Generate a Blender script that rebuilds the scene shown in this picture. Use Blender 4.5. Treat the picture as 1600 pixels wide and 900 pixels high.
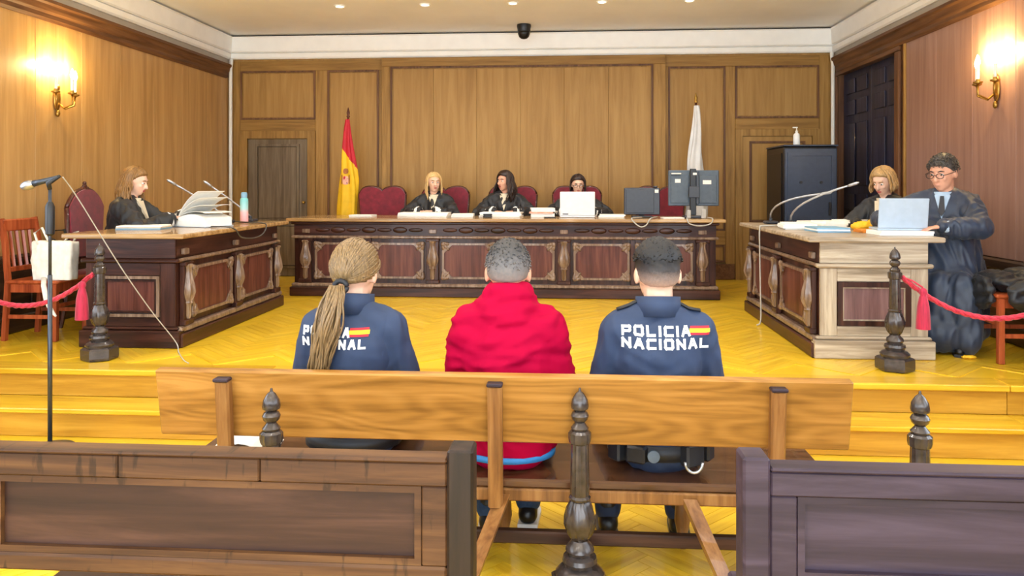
import bpy, bmesh, math, random
from mathutils import Vector, Matrix, Euler, noise
from mathutils.bvhtree import BVHTree

for _o in list(bpy.data.objects):
    bpy.data.objects.remove(_o)
random.seed(7)
SC = bpy.context.scene
COL = SC.collection
PI = math.pi

# ------------------------------------------------------------------ camera
cam_data = bpy.data.cameras.new('camera')
cam = bpy.data.objects.new('camera', cam_data)
COL.objects.link(cam)
cam.location = (0, 0, 1.55)
cam.rotation_euler = (PI/2, 0, math.atan(85/1200))
cam_data.sensor_width = 36
cam_data.lens = 27.0
cam_data.shift_y = -0.1
cam_data.clip_start = 0.05
SC.camera = cam

# ------------------------------------------------------------------ world: daylight coming in from behind the camera
world = bpy.data.worlds.new('daylight')
SC.world = world
world.use_nodes = True
world.node_tree.nodes['Background'].inputs['Color'].default_value = (0.78, 0.89, 1.0, 1)
world.node_tree.nodes['Background'].inputs['Strength'].default_value = 4.8

SC.view_settings.view_transform = 'Standard'
SC.view_settings.look = 'None'
SC.view_settings.exposure = 0.5
SC.view_settings.gamma = 1.0
SC.view_settings.use_curve_mapping = False

P = 0.36            # height of the raised floor
T = 1.20            # height of the desk tops
XL, XR, YB = -4.47, 3.37, 9.9
ZC = 3.53

# ceiling downlights (five in view; the unseen rows are added to light the room)
SPOT_X = (-2.49, -1.54, -0.58, 0.38, 1.31)
SPOT_Y = (8.3, 6.3, 4.3, 2.3, 0.3)
DOWN_W = 24
for yy in SPOT_Y:
    for xx in SPOT_X:
        ld = bpy.data.lights.new('downlight_beam', 'SPOT')
        ld.energy = DOWN_W; ld.color = (1.0, 0.98, 0.95)
        ld.spot_size = math.radians(150); ld.spot_blend = 0.8; ld.shadow_soft_size = 0.05
        lo = bpy.data.objects.new('downlight_beam', ld); COL.objects.link(lo)
        lo.location = (xx, yy, ZC-0.03)

# ------------------------------------------------------------------ materials
def lin(c):
    return c/12.92 if c <= 0.04045 else ((c+0.055)/1.055)**2.4
def rgb(h):
    h = h.lstrip('#')
    return tuple(lin(int(h[i:i+2], 16)/255) for i in (0, 2, 4)) + (1,)
MATS = {}
def new_mat(name):
    m = bpy.data.materials.new(name); m.use_nodes = True
    nt = m.node_tree
    return m, nt, nt.nodes['Principled BSDF']
def setp(b, rough=.5, metal=0, coat=0, spec=.5):
    b.inputs['Roughness'].default_value = rough
    b.inputs['Metallic'].default_value = metal
    b.inputs['Coat Weight'].default_value = coat
    b.inputs['Specular IOR Level'].default_value = spec
def wood(name, dark, mid, light, axis='Z', scale=1.0, rough=.35, bump=.15, coat=0.2, rnd=0.0, uv=False, rings=False, island=False, wear=0, spec=.3):
    m, nt, b = new_mat(name); setp(b, rough, 0, coat, spec)
    N, L = nt.nodes, nt.links
    tc = N.new('ShaderNodeTexCoord'); mp = N.new('ShaderNodeMapping')
    s = [14*scale]*3; s['XYZ'.index(axis)] = 0.9*scale
    mp.inputs['Scale'].default_value = s
    L.new(tc.outputs['UV' if uv else 'Object'], mp.inputs['Vector'])
    src = mp.outputs['Vector']
    oi = N.new('ShaderNodeObjectInfo')
    rand = oi.outputs['Random']
    if island:
        ge = N.new('ShaderNodeNewGeometry'); rand = ge.outputs['Random Per Island']
    if rnd > 0:
        ad = N.new('ShaderNodeVectorMath'); ad.operation = 'ADD'
        ml = N.new('ShaderNodeMath'); ml.operation = 'MULTIPLY'; ml.inputs[1].default_value = 37
        L.new(rand, ml.inputs[0]); L.new(src, ad.inputs[0]); L.new(ml.outputs[0], ad.inputs[1]); src = ad.outputs[0]
    n1 = N.new('ShaderNodeTexNoise'); n1.inputs['Scale'].default_value = 1.6; n1.inputs['Detail'].default_value = 7
    n1.inputs['Roughness'].default_value = .62; n1.inputs['Distortion'].default_value = .5
    L.new(src, n1.inputs['Vector'])
    fac = n1.outputs['Fac']
    if rings:
        mp2 = N.new('ShaderNodeMapping'); s2 = [5.5]*3; s2['XYZ'.index(axis)] = .9; mp2.inputs['Scale'].default_value = s2
        L.new(tc.outputs['Object'], mp2.inputs['Vector'])
        n2 = N.new('ShaderNodeTexNoise'); n2.inputs['Scale'].default_value = 1.0; n2.inputs['Detail'].default_value = 1.5
        L.new(mp2.outputs['Vector'], n2.inputs['Vector'])
        m2 = N.new('ShaderNodeMath'); m2.operation = 'MULTIPLY'; m2.inputs[1].default_value = 110; L.new(n2.outputs['Fac'], m2.inputs[0])
        sn = N.new('ShaderNodeMath'); sn.operation = 'SINE'; L.new(m2.outputs[0], sn.inputs[0])
        mx = N.new('ShaderNodeMath'); mx.operation = 'MULTIPLY_ADD'; mx.inputs[1].default_value = .05
        L.new(sn.outputs[0], mx.inputs[0]); L.new(fac, mx.inputs[2]); fac = mx.outputs[0]
    cr = N.new('ShaderNodeValToRGB'); e = cr.color_ramp.elements
    e[0].position = .33; e[0].color = rgb(dark); e[1].position = .68; e[1].color = rgb(light)
    k = e.new(.5); k.color = rgb(mid)
    L.new(fac, cr.inputs['Fac'])
    out = cr.outputs['Color']
    if rnd > 0:
        hs = N.new('ShaderNodeHueSaturation')
        mr = N.new('ShaderNodeMapRange'); mr.inputs['To Min'].default_value = 1-rnd; mr.inputs['To Max'].default_value = 1+rnd
        L.new(rand, mr.inputs['Value']); L.new(mr.outputs[0], hs.inputs['Value']); L.new(out, hs.inputs['Color']); out = hs.outputs['Color']
    if wear:                                          # scratches and dark nicks across the edge of an old rail
        mw = N.new('ShaderNodeMapping'); mw.inputs['Scale'].default_value = (26, 4, 5); L.new(tc.outputs['Object'], mw.inputs['Vector'])
        nw = N.new('ShaderNodeTexNoise'); nw.inputs['Scale'].default_value = 1.3; nw.inputs['Detail'].default_value = 4; L.new(mw.outputs['Vector'], nw.inputs['Vector'])
        rw = N.new('ShaderNodeValToRGB'); rw.color_ramp.elements[0].position = .60; rw.color_ramp.elements[1].position = .66
        rw.color_ramp.elements[0].color = (1, 1, 1, 1); rw.color_ramp.elements[1].color = (1-wear,)*3+(1,)
        L.new(nw.outputs['Fac'], rw.inputs['Fac'])
        mm = N.new('ShaderNodeMix'); mm.data_type = 'RGBA'; mm.blend_type = 'MULTIPLY'; mm.inputs[0].default_value = 1
        L.new(out, mm.inputs[6]); L.new(rw.outputs['Color'], mm.inputs[7]); out = mm.outputs[2]
    L.new(out, b.inputs['Base Color'])
    if bump:
        bp = N.new('ShaderNodeBump'); bp.inputs['Strength'].default_value = bump; bp.inputs['Distance'].default_value = .004
        L.new(fac, bp.inputs['Height']); L.new(bp.outputs['Normal'], b.inputs['Normal'])
    MATS[name] = m
    return m
def plain(name, col, rough=.5, metal=0, var=.12, nscale=18, bump=0.0, coat=0, spec=.5, stretch=None, sheen=0, rnd=0):
    m, nt, b = new_mat(name); setp(b, rough, metal, coat, spec)
    N, L = nt.nodes, nt.links
    tc = N.new('ShaderNodeTexCoord'); mp = N.new('ShaderNodeMapping')
    if stretch: mp.inputs['Scale'].default_value = stretch
    L.new(tc.outputs['Object'], mp.inputs['Vector'])
    n1 = N.new('ShaderNodeTexNoise'); n1.inputs['Scale'].default_value = nscale; n1.inputs['Detail'].default_value = 5
    L.new(mp.outputs['Vector'], n1.inputs['Vector'])
    c = rgb(col)
    cr = N.new('ShaderNodeValToRGB'); e = cr.color_ramp.elements
    e[0].position = .3; e[1].position = .7
    e[0].color = tuple(x*(1-var) for x in c[:3])+(1,); e[1].color = tuple(min(1, x*(1+var)) for x in c[:3])+(1,)
    L.new(n1.outputs['Fac'], cr.inputs['Fac'])
    out = cr.outputs['Color']
    if rnd:
        oi = N.new('ShaderNodeObjectInfo'); hs = N.new('ShaderNodeHueSaturation')
        mr = N.new('ShaderNodeMapRange'); mr.inputs['To Min'].default_value = 1-rnd; mr.inputs['To Max'].default_value = 1+rnd
        L.new(oi.outputs['Random'], mr.inputs['Value']); L.new(mr.outputs[0], hs.inputs['Value']); L.new(out, hs.inputs['Color']); out = hs.outputs['Color']
    L.new(out, b.inputs['Base Color'])
    if sheen:
        b.inputs['Sheen Weight'].default_value = sheen
    if bump:
        bp = N.new('ShaderNodeBump'); bp.inputs['Strength'].default_value = bump; bp.inputs['Distance'].default_value = .004
        L.new(n1.outputs['Fac'], bp.inputs['Height']); L.new(bp.outputs['Normal'], b.inputs['Normal'])
    MATS[name] = m
    return m
def glow(name, col, strength):
    m, nt, b = new_mat(name)
    b.inputs['Base Color'].default_value = rgb(col)
    b.inputs['Emission Color'].default_value = rgb(col); b.inputs['Emission Strength'].default_value = strength
    MATS[name] = m
    return m
def ramp_axis(name, stops, axis, lo, hi, rough=.5, nmix=.25, nscale=60, stretch=(1, 1, .2)):
    """colour that changes along one object axis between two heights (dip-dyed bottle, faded haircut, flag stripes)"""
    m, nt, b = new_mat(name); setp(b, rough)
    N, L = nt.nodes, nt.links
    tc = N.new('ShaderNodeTexCoord'); sp = N.new('ShaderNodeSeparateXYZ'); L.new(tc.outputs['Object'], sp.inputs[0])
    mr = N.new('ShaderNodeMapRange'); mr.inputs['From Min'].default_value = lo; mr.inputs['From Max'].default_value = hi
    L.new(sp.outputs['XYZ'.index(axis)], mr.inputs['Value'])
    mp = N.new('ShaderNodeMapping'); mp.inputs['Scale'].default_value = stretch; L.new(tc.outputs['Object'], mp.inputs['Vector'])
    n1 = N.new('ShaderNodeTexNoise'); n1.inputs['Scale'].default_value = nscale; n1.inputs['Detail'].default_value = 3; L.new(mp.outputs['Vector'], n1.inputs['Vector'])
    ma = N.new('ShaderNodeMath'); ma.operation = 'MULTIPLY_ADD'; ma.inputs[1].default_value = nmix
    sb = N.new('ShaderNodeMath'); sb.operation = 'SUBTRACT'; sb.inputs[1].default_value = .5; L.new(n1.outputs['Fac'], sb.inputs[0])
    L.new(sb.outputs[0], ma.inputs[0]); L.new(mr.outputs[0], ma.inputs[2])
    cr = N.new('ShaderNodeValToRGB'); e = cr.color_ramp.elements
    for i, (p, c) in enumerate(stops):
        k = e[i] if i < 2 else e.new(p)
        k.position = p; k.color = rgb(c)
    L.new(ma.outputs[0], cr.inputs['Fac']); L.new(cr.outputs['Color'], b.inputs['Base Color'])
    MATS[name] = m
    return m

# walls, floors, furniture woods
wood('veneer_left', '#a57d4a', '#b68d57', '#c39a63', 'Z', .55, .4, .05, .12, rnd=.08)
wood('veneer_back', '#98713a', '#a67e44', '#b18a4e', 'Z', .6, .5, .05, .0, rnd=.05)
wood('veneer_right', '#8f6a5c', '#9c7667', '#a78172', 'Z', .55, .42, .05, .1, rnd=.07)
wood('frame_back_v', '#7d5a28', '#967037', '#a98145', 'Z', .9, .5, .1, .0, rnd=.06)
wood('frame_back_h', '#7d5a28', '#946e35', '#a67e42', 'X', .9, .5, .1, .0, rnd=.06)
wood('frame_brown_y', '#50331f', '#69462c', '#7f5838', 'Y', .9, .5, .1, .0, rnd=.06)
wood('frame_brown_v', '#4e3220', '#68452e', '#7f593a', 'Z', .9, .5, .1, .0, rnd=.06)
wood('door_grey', '#5a4a36', '#6e5d48', '#80705a', 'Z', .8, .45, .08, .1)
wood('door_dark', '#1e1f30', '#2b2c42', '#3b3d56', 'Z', .9, .42, .1, .1)
wood('wainscot_dark', '#241812', '#38261c', '#4c3628', 'Y', 1.0, .4, .1, .2)
wood('parquet', '#d2a21a', '#e2b728', '#ebc43a', 'X', 1.0, .3, .05, .25, rnd=.10, uv=True)
wood('parquet_many', '#d2a21a', '#e2b728', '#ebc43a', 'X', 1.0, .3, .05, .25, rnd=.10, uv=True, island=True)
wood('step_wood', '#bd8f1c', '#d0a526', '#deb838', 'X', .7, .32, .05, .25, rnd=.06)
wood('riser_wood', '#a8761f', '#bd8a2b', '#cf9d3a', 'X', .7, .36, .05, .15, rnd=.05)
wood('desk_dark', '#200d09', '#3a1d14', '#523024', 'Z', .9, .36, .2, .12, rnd=.05)
wood('desk_dark_x', '#200d09', '#3a1d14', '#523024', 'X', .9, .36, .2, .12, rnd=.05)
wood('desk_dark_y', '#200d09', '#3a1d14', '#523024', 'Y', .9, .36, .2, .12, rnd=.05)
wood('desk_panel', '#431f16', '#5c3128', '#744639', 'Z', .8, .4, .12, .08)
wood('desk_carving', '#5a4436', '#7d6655', '#9c8676', 'Z', 1.4, .28, .3, .4)  # highlights on the carving are put into this paler colour
wood('desk_top', '#86663f', '#a98658', '#c4a272', 'X', .8, .25, .08, .4)
wood('desk_pale', '#84745f', '#a89680', '#cbbca4', 'Z', 1.0, .4, .25, .15)  # desk wood with the light on its end put into the colour
wood('desk_lit_x', '#84745f', '#a89680', '#cbbca4', 'X', 1.0, .4, .25, .15)
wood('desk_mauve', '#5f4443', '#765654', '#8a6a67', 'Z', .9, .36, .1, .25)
wood('bench_wood', '#7c5320', '#a06f31', '#b88543', 'X', .55, .4, .12, .1, rings=True)
wood('bench_seat', '#3d2415', '#573722', '#704c31', 'X', .8, .22, .08, .4)
wood('bench_post', '#6c4523', '#8a5d31', '#a17342', 'Z', .9, .4, .15, .2, rnd=.05)
wood('pew_wood', '#20110b', '#372117', '#523629', 'X', .6, .5, .2, .0, rnd=.05)
wood('pew_rail', '#331e12', '#51341e', '#6d4b2b', 'X', .7, .5, .2, .0, wear=.55)
wood('pew_post', '#120b09', '#20150f', '#31221c', 'Z', .9, .45, .15, .05)
wood('pew_mauve', '#21171f', '#332732', '#473a47', 'X', .6, .48, .2, .0, rnd=.05)
wood('chair_wood', '#7c3318', '#a04a26', '#b9633a', 'Z', .9, .35, .1, .3, rnd=.06)
wood('chair_frame', '#301410', '#4c241b', '#67392c', 'Z', 1.2, .3, .1, .35)
plain('stanchion', '#453d3a', .27, .35, .35, 30, .3, coat=.3)
plain('plaster', '#f8f7f5', .8, 0, .04, 1.4, .05)
plain('white_trim', '#f5f4f1', .55, 0, .03, 6)
plain('shade_grey', '#a9a196', .6, 0, .08, 4)
plain('gap_shade_strip', '#3a3632', .8, 0, .1, 8)
plain('pipe_white', '#e9e6df', .4, 0, .04, 5)
plain('brass', '#b08c45', .28, .9, .15, 30)
plain('black_plastic', '#16161a', .4, 0, .15, 30)
plain('rack_metal', '#394459', .35, .3, .12, 20)
plain('rack_side', '#14151a', .3, .2, .2, 20)
plain('monitor_grey', '#4d5966', .45, 0, .1, 30)
plain('monitor_dark', '#30323a', .35, 0, .1, 30)
plain('steel', '#b9bcc2', .3, .8, .1, 40)
plain('gunmetal', '#43474f', .35, .6, .1, 40)
plain('paper', '#f3f1ea', .8, 0, .04, 30, .1)
plain('paper_blue', '#7fa9c4', .6, 0, .06, 20)
plain('paper_yellow', '#f0b81e', .6, 0, .1, 20)
plain('paper_orange', '#e48a2c', .6, 0, .1, 20)
plain('laptop_white', '#eceff2', .4, 0, .03, 20)
plain('laptop_blue', '#aab8c8', .35, .1, .05, 20)
plain('velvet', '#7c1428', .75, 0, .25, 22, .2, sheen=.4)
plain('rope_red', '#c4203c', .6, 0, .25, 60, .4, sheen=.3)
plain('tassel_red', '#b0143c', .7, 0, .3, 80, .5, stretch=(1, 1, .1), sheen=.3)
plain('canvas_white', '#ece6da', .8, 0, .08, 30, .3)
plain('leather_black', '#17161a', .4, 0, .2, 20, .3)
plain('cable_grey', '#b7b4ae', .5, 0, .1, 20)
plain('cable_dark', '#4a4742', .5, 0, .1, 20)
# people
plain('skin', '#dca184', .5, 0, .08, 14, .05)
plain('skin_pale', '#e6b79c', .5, 0, .08, 14, .05)
plain('lips', '#b4574f', .45, 0, .1, 30)
plain('eye_white', '#e9e4de', .3, 0, .02, 30)
plain('eye_dark', '#241a14', .3, 0, .1, 30)
plain('hair_auburn', '#87602f', .45, 0, .45, 26, .3, stretch=(6, 6, .6))
plain('hair_blonde', '#d3ae72', .45, 0, .35, 26, .3, stretch=(6, 6, .6))
plain('hair_brunette', '#2e1c15', .4, 0, .5, 26, .3, stretch=(6, 6, .6))
plain('hair_ash', '#a98656', .45, 0, .4, 26, .3, stretch=(6, 6, .6))
plain('hair_ponytail', '#7f6542', .42, 0, .5, 30, .3, stretch=(6, 6, .5))
plain('hair_dark', '#241f1f', .5, 0, .5, 90, .5)
plain('robe_black', '#12141a', .5, 0, .2, 12, .15, sheen=.06)
plain('robe_blue', '#263145', .5, 0, .25, 9, .2, sheen=.12)
plain('lace_white', '#efece6', .8, 0, .06, 120, .6)
plain('shirt_pale', '#d8c9ae', .7, 0, .06, 30)
plain('shirt_blue', '#a9bdd2', .7, 0, .06, 30)
plain('police_navy', '#303d58', .7, 0, .14, 10, .12, spec=.3)
plain('police_dark', '#11141c', .55, 0, .2, 20, .2)
plain('jacket_red', '#a60032', .8, 0, .08, 7, .12, spec=.1)
plain('denim', '#2c4a72', .75, 0, .15, 90, .3)
plain('hem_blue', '#2f7fc0', .6, 0, .1, 30)
plain('letter_white', '#f4f4f2', .6, 0, .02, 30)
plain('flag_red', '#c0182c', .65, 0, .12, 10)
plain('flag_yellow', '#f3c01a', .65, 0, .1, 10)
plain('flag_white', '#d9d8d6', .65, 0, .07, 10)
plain('flag_pale_blue', '#8fb4d8', .65, 0, .07, 10)
plain('crest_brown', '#a5622a', .6, 0, .2, 40)
plain('crest_pink', '#e6a98f', .6, 0, .2, 40)
plain('crest_purple', '#7a3a5c', .6, 0, .2, 40)
plain('glasses_frame', '#2b2422', .3, 0, .1, 20)
plain('shoe_black', '#141416', .35, 0, .2, 20)
plain('shoe_white', '#dcdcdc', .5, 0, .06, 20)
plain('tie_dark', '#20222c', .5, 0, .1, 60)
glow('bulb_glow', '#ffdf9c', 28)
glow('downlight_glow', '#fff3d8', 9)
ramp_axis('bottle_dip', [(0, '#e9a7ac'), (1, '#78c4c6'), (.45, '#eabdbf'), (.6, '#a9d3d2')], 'Z', 0, .22, .35, .05)
ramp_axis('hair_fade', [(0, '#c39a84'), (1, '#171517'), (.35, '#87736a'), (.7, '#332d2d')], 'Z', 1.125, 1.235, .6, .25, 120, (1, 1, 1))
ramp_axis('hair_grey_crop', [(0, '#8f7f78'), (1, '#33302f'), (.4, '#6f6a69'), (.7, '#454242')], 'Z', 1.12, 1.33, .6, .5, 90, (1, 1, 1))
plain('hair_lawyer', '#4a433e', .5, 0, .55, 60, .4, stretch=(1, 1, .5))

# ------------------------------------------------------------------ mesh helpers
class MB:
    def __init__(s): s.v = []; s.f = []; s.m = []; s.cur = 0
    def add(s, vs, fs):
        o = len(s.v); s.v += [tuple(x) for x in vs]
        for f in fs: s.f.append([i+o for i in f]); s.m.append(s.cur)
        return s
    def box(s, x0, x1, y0, y1, z0, z1, c=0.0):
        if x0 > x1: x0, x1 = x1, x0
        if y0 > y1: y0, y1 = y1, y0
        if z0 > z1: z0, z1 = z1, z0
        c = min(c, (x1-x0)*.45, (y1-y0)*.45, (z1-z0)*.45)
        if c <= 0:
            vs = [(x, y, z) for z in (z0, z1) for y in (y0, y1) for x in (x0, x1)]
            return s.add(vs, [(0, 2, 3, 1), (4, 5, 7, 6), (0, 1, 5, 4), (2, 6, 7, 3), (0, 4, 6, 2), (1, 3, 7, 5)])
        bm = bmesh.new(); bmesh.ops.create_cube(bm, size=1)
        for v in bm.verts:
            v.co = ((x0+x1)/2+v.co.x*(x1-x0), (y0+y1)/2+v.co.y*(y1-y0), (z0+z1)/2+v.co.z*(z1-z0))
        bmesh.ops.bevel(bm, geom=bm.edges[:], offset=c, segments=1, affect='EDGES')
        return s.bm(bm)
    def bm(s, bm):
        bm.verts.index_update()
        s.add([v.co[:] for v in bm.verts], [[v.index for v in f.verts] for f in bm.faces]); bm.free()
        return s
    def lathe(s, prof, c=(0, 0, 0), n=16, a0=0, a1=2*PI, mod=None, ph=0):
        full = abs(a1-a0-2*PI) < 1e-6
        cnt = n if full else n+1
        vs = []; fs = []
        for (r, z) in prof:
            for k in range(cnt):
                a = a0+(a1-a0)*k/n+ph
                rr = r*(mod(a, z) if mod else 1)
                vs.append((c[0]+rr*math.cos(a), c[1]+rr*math.sin(a), c[2]+z))
        for i in range(len(prof)-1):
            for k in range(n):
                k2 = (k+1) % cnt
                fs.append((i*cnt+k, i*cnt+k2, (i+1)*cnt+k2, (i+1)*cnt+k))
        fs.append(list(range(cnt))[::-1]); fs.append([(len(prof)-1)*cnt+k for k in range(cnt)])
        return s.add(vs, fs)
    def tube(s, pts, r, n=8, sy=1.0, up=None):
        pts = [Vector(p) for p in pts]; N = len(pts)
        rs = r if isinstance(r, (list, tuple)) else [r]*N
        tg = [((pts[min(i+1, N-1)]-pts[max(i-1, 0)]).normalized()) for i in range(N)]
        u = Vector(up) if up else (Vector((0, 0, 1)) if abs(tg[0].z) < .9 else Vector((1, 0, 0)))
        u = (u-tg[0]*u.dot(tg[0])).normalized()
        vs = []; fs = []
        for i in range(N):
            u = u-tg[i]*u.dot(tg[i])
            u = u.normalized() if u.length > 1e-6 else Vector((1, 0, 0))
            w = tg[i].cross(u)
            for k in range(n):
                a = 2*PI*k/n
                vs.append(pts[i]+(u*math.cos(a)*sy+w*math.sin(a))*rs[i])
        for i in range(N-1):
            for k in range(n):
                fs.append((i*n+k, i*n+(k+1) % n, (i+1)*n+(k+1) % n, (i+1)*n+k))
        fs.append(list(range(n))[::-1]); fs.append([(N-1)*n+k for k in range(n)])
        return s.add(vs, fs)
    def ell(s, c, r, R=None, n=12, m=8):
        vs = []; fs = []; c = Vector(c)
        if isinstance(r, (int, float)): r = (r, r, r)
        for j in range(1, m):
            t = PI*j/m
            for k in range(n):
                a = 2*PI*k/n
                p = Vector((r[0]*math.sin(t)*math.cos(a), r[1]*math.sin(t)*math.sin(a), r[2]*math.cos(t)))
                vs.append(c+(R @ p if R else p))
        top = Vector((0, 0, r[2])); vs.append(c+(R @ top if R else top)); vs.append(c-(R @ top if R else top))
        for j in range(m-2):
            for k in range(n):
                fs.append((j*n+k, (j+1)*n+k, (j+1)*n+(k+1) % n, j*n+(k+1) % n))
        a, b = len(vs)-2, len(vs)-1
        for k in range(n):
            fs.append((a, k, (k+1) % n)); fs.append((b, (m-2)*n+(k+1) % n, (m-2)*n+k))
        return s.add(vs, fs)
    def cap(s, a, b, ra, rb=None, n=10):
        rb = ra if rb is None else rb
        a, b = Vector(a), Vector(b)
        s.ell(a, ra, None, n, 8); s.ell(b, rb, None, n, 8)
        if (b-a).length > 1e-4: s.tube([a, b], [ra, rb], n)
        return s
    def prism(s, poly, d0, d1, plane='XZ'):
        """outline in a plane, extruded along the third axis from d0 to d1"""
        def q(p, d):
            return {'XZ': (p[0], d, p[1]), 'YZ': (d, p[0], p[1]), 'XY': (p[0], p[1], d)}[plane]
        n = len(poly)
        vs = [q(p, d0) for p in poly]+[q(p, d1) for p in poly]
        fs = [list(range(n)), list(range(2*n-1, n-1, -1))]+[(i, i+n, (i+1) % n+n, (i+1) % n) for i in range(n)]
        return s.add(vs, fs)
    def frame(s, x0, x1, z0, z1, w, d0, d1, plane='XZ'):
        """picture-frame moulding with mitred corners"""
        o = [(x0, z0), (x1, z0), (x1, z1), (x0, z1)]; i = [(x0+w, z0+w), (x1-w, z0+w), (x1-w, z1-w), (x0+w, z1-w)]
        for k in range(4):
            k2 = (k+1) % 4
            s.prism([o[k], o[k2], i[k2], i[k]], d0, d1, plane)
        return s
    def xf(s, M, start=0):
        for k in range(start, len(s.v)): s.v[k] = tuple(M @ Vector(s.v[k]))
        return s
    def mesh(s, name, mats, smooth=False):
        me = bpy.data.meshes.new(name); me.from_pydata(s.v, [], s.f)
        mats = mats if isinstance(mats, (list, tuple)) else [mats]
        for mt in mats: me.materials.append(MATS[mt])
        if len(mats) > 1: me.polygons.foreach_set('material_index', s.m)
        bm = bmesh.new(); bm.from_mesh(me); bmesh.ops.recalc_face_normals(bm, faces=bm.faces[:]); bm.to_mesh(me); bm.free()
        if smooth is True:
            me.polygons.foreach_set('use_smooth', [True]*len(me.polygons))
        elif smooth:
            me.polygons.foreach_set('use_smooth', [True]*len(me.polygons))
            me.set_sharp_from_angle(angle=math.radians(smooth))
        me.update()
        return me

def link(name, me, parent=None, loc=None, rz=0):
    o = bpy.data.objects.new(name, me); COL.objects.link(o)
    if parent: o.parent = parent
    if loc is not None: o.location = loc
    if rz: o.rotation_euler = (0, 0, rz)
    return o
def part(name, mb, mats, parent, smooth=False, label=None):
    o = link(name, mb.mesh(name, mats, smooth), parent)
    if label: o['label'] = label
    return o
def tag(o, label, cat, group=None):
    o['label'] = label; o['category'] = cat
    if group: o['group'] = group
    return o
def thing(name, label, cat, loc=(0, 0, 0), rz=0, group=None):
    o = bpy.data.objects.new(name, None); COL.objects.link(o)
    o.empty_display_size = .1; o.location = loc; o.rotation_euler = (0, 0, rz)
    return tag(o, label, cat, group)
def solo(name, mb, mats, label, cat, loc=(0, 0, 0), rz=0, group=None, smooth=False):
    return tag(link(name, mb.mesh(name, mats, smooth), None, loc, rz), label, cat, group)
def struct(name, mb, mats, smooth=False):
    o = link(name, mb.mesh(name, mats, smooth)); o['kind'] = 'structure'
    return o
def dup(root, loc=None, rz=None, label=None, group=None):
    r = root.copy(); COL.objects.link(r)
    if loc is not None: r.location = loc
    if rz is not None: r.rotation_euler = (0, 0, rz)
    if label: r['label'] = label
    if group: r['group'] = group
    for ch in list(root.children):
        c = ch.copy(); COL.objects.link(c); c.parent = r
        for g in list(ch.children):
            d = g.copy(); COL.objects.link(d); d.parent = c
    return r
# ================================================================== THE ROOM
YF = -3.0            # the hall goes on behind the camera
# ---- floors
fl = struct('floor', MB().box(XL, XR, YF, 4.60, -.12, 0), 'parquet_many')
fp = struct('floor_raised', MB().box(XL, XR, 4.80, YB, 0, P), 'parquet_many')
BL, BW = .42, .07
def block_mesh():
    mb = MB().box(-BL/2+.0012, BL/2-.0012, -BW/2+.0012, BW/2-.0012, -.006, .005)
    me = mb.mesh('parquet_block', 'parquet')
    uvl = me.uv_layers.new(name='UVMap')
    for lp in me.loops:
        co = me.vertices[lp.vertex_index].co; uvl.data[lp.index].uv = (co.x, co.y)
    return me
BME = block_mesh()
def herringbone(x0, x1, y0, y1):
    out = []; n = int(round(BL/BW)); ca = math.sqrt(.5)
    cx, cy = (x0+x1)/2, (y0+y1)/2; R = int((abs(x1-x0)+abs(y1-y0))/BW)
    for k in range(-R, R):
        for m in range(-R//(2*n)-2, R//(2*n)+3):
            for (ox, oy, w, h, a) in ((k+2*n*m, k, n, 1, 0), (k, k-2*n+1+2*n*m, 1, n, PI/2)):
                u, v = (ox+w/2)*BW, (oy+h/2)*BW
                X, Y = cx+(u-v)*ca, cy+(u+v)*ca
                r = (BL+BW)/2*ca+.002
                if x0+r < X < x1-r and y0+r < Y < y1-r: out.append((X, Y, a+PI/4))
    return out
def lay(parent, z, reg, score):
    bl = herringbone(*reg); bl.sort(key=score)
    for (x, y, a) in bl[:300]:
        o = link('parquet_block', BME, parent, (x, y, z), a)
    mb = MB(); uvs = []
    for (x, y, a) in bl[300:]:
        c, s = math.cos(a), math.sin(a); off = random.random()*20
        q = [(-BL/2+.0012, -BW/2+.0012), (BL/2-.0012, -BW/2+.0012), (BL/2-.0012, BW/2-.0012), (-BL/2+.0012, BW/2-.0012)]
        lo = [(x+c*p[0]-s*p[1], y+s*p[0]+c*p[1]) for p in q]
        mb.add([(p[0], p[1], z-.002) for p in lo]+[(p[0], p[1], z+.005) for p in lo],
               [(4, 5, 6, 7), (0, 1, 5, 4), (1, 2, 6, 5), (2, 3, 7, 6), (3, 0, 4, 7)])
        uvs += [(p[0]+off, p[1]) for p in q]*2
    me = bpy.data.meshes.new('parquet_blocks'); me.from_pydata(mb.v, [], mb.f); me.materials.append(MATS['parquet_many'])
    ul = me.uv_layers.new(name='UVMap')
    for lp in me.loops: ul.data[lp.index].uv = uvs[lp.vertex_index]
    o = link('parquet_blocks', me, parent); o['kind'] = 'stuff'
lay(fp, P, (XL, XR, 4.92, YB), lambda b: abs(b[0]+.5)*.55+b[1])
lay(fl, 0, (XL, XR, 0.6, 4.50), lambda b: abs(b[0]-.3)*1.2+abs(b[1]-3.2))

# ---- the two steps up to the raised floor
st = struct('steps', MB().box(XL, XR, 4.56, 4.86, 0, .14), 'step_wood')
seg = [XL, -1.9, .75, 2.62, XR]
for i in range(4):
    a, b = seg[i]+.0015, seg[i+1]-.0015
    part('riser', MB().box(a, b, 4.53, 4.555, .002, .15, .002), 'riser_wood', st)
    part('tread', MB().box(a, b, 4.49, 4.80, .152, .183, .006), 'step_wood', st)
    part('riser', MB().box(a, b, 4.775, 4.799, .185, P-.034, .002), 'riser_wood', st)
    part('tread', MB().box(a, b, 4.735, 4.93, P-.032, P+.006, .006), 'step_wood', st)

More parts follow.
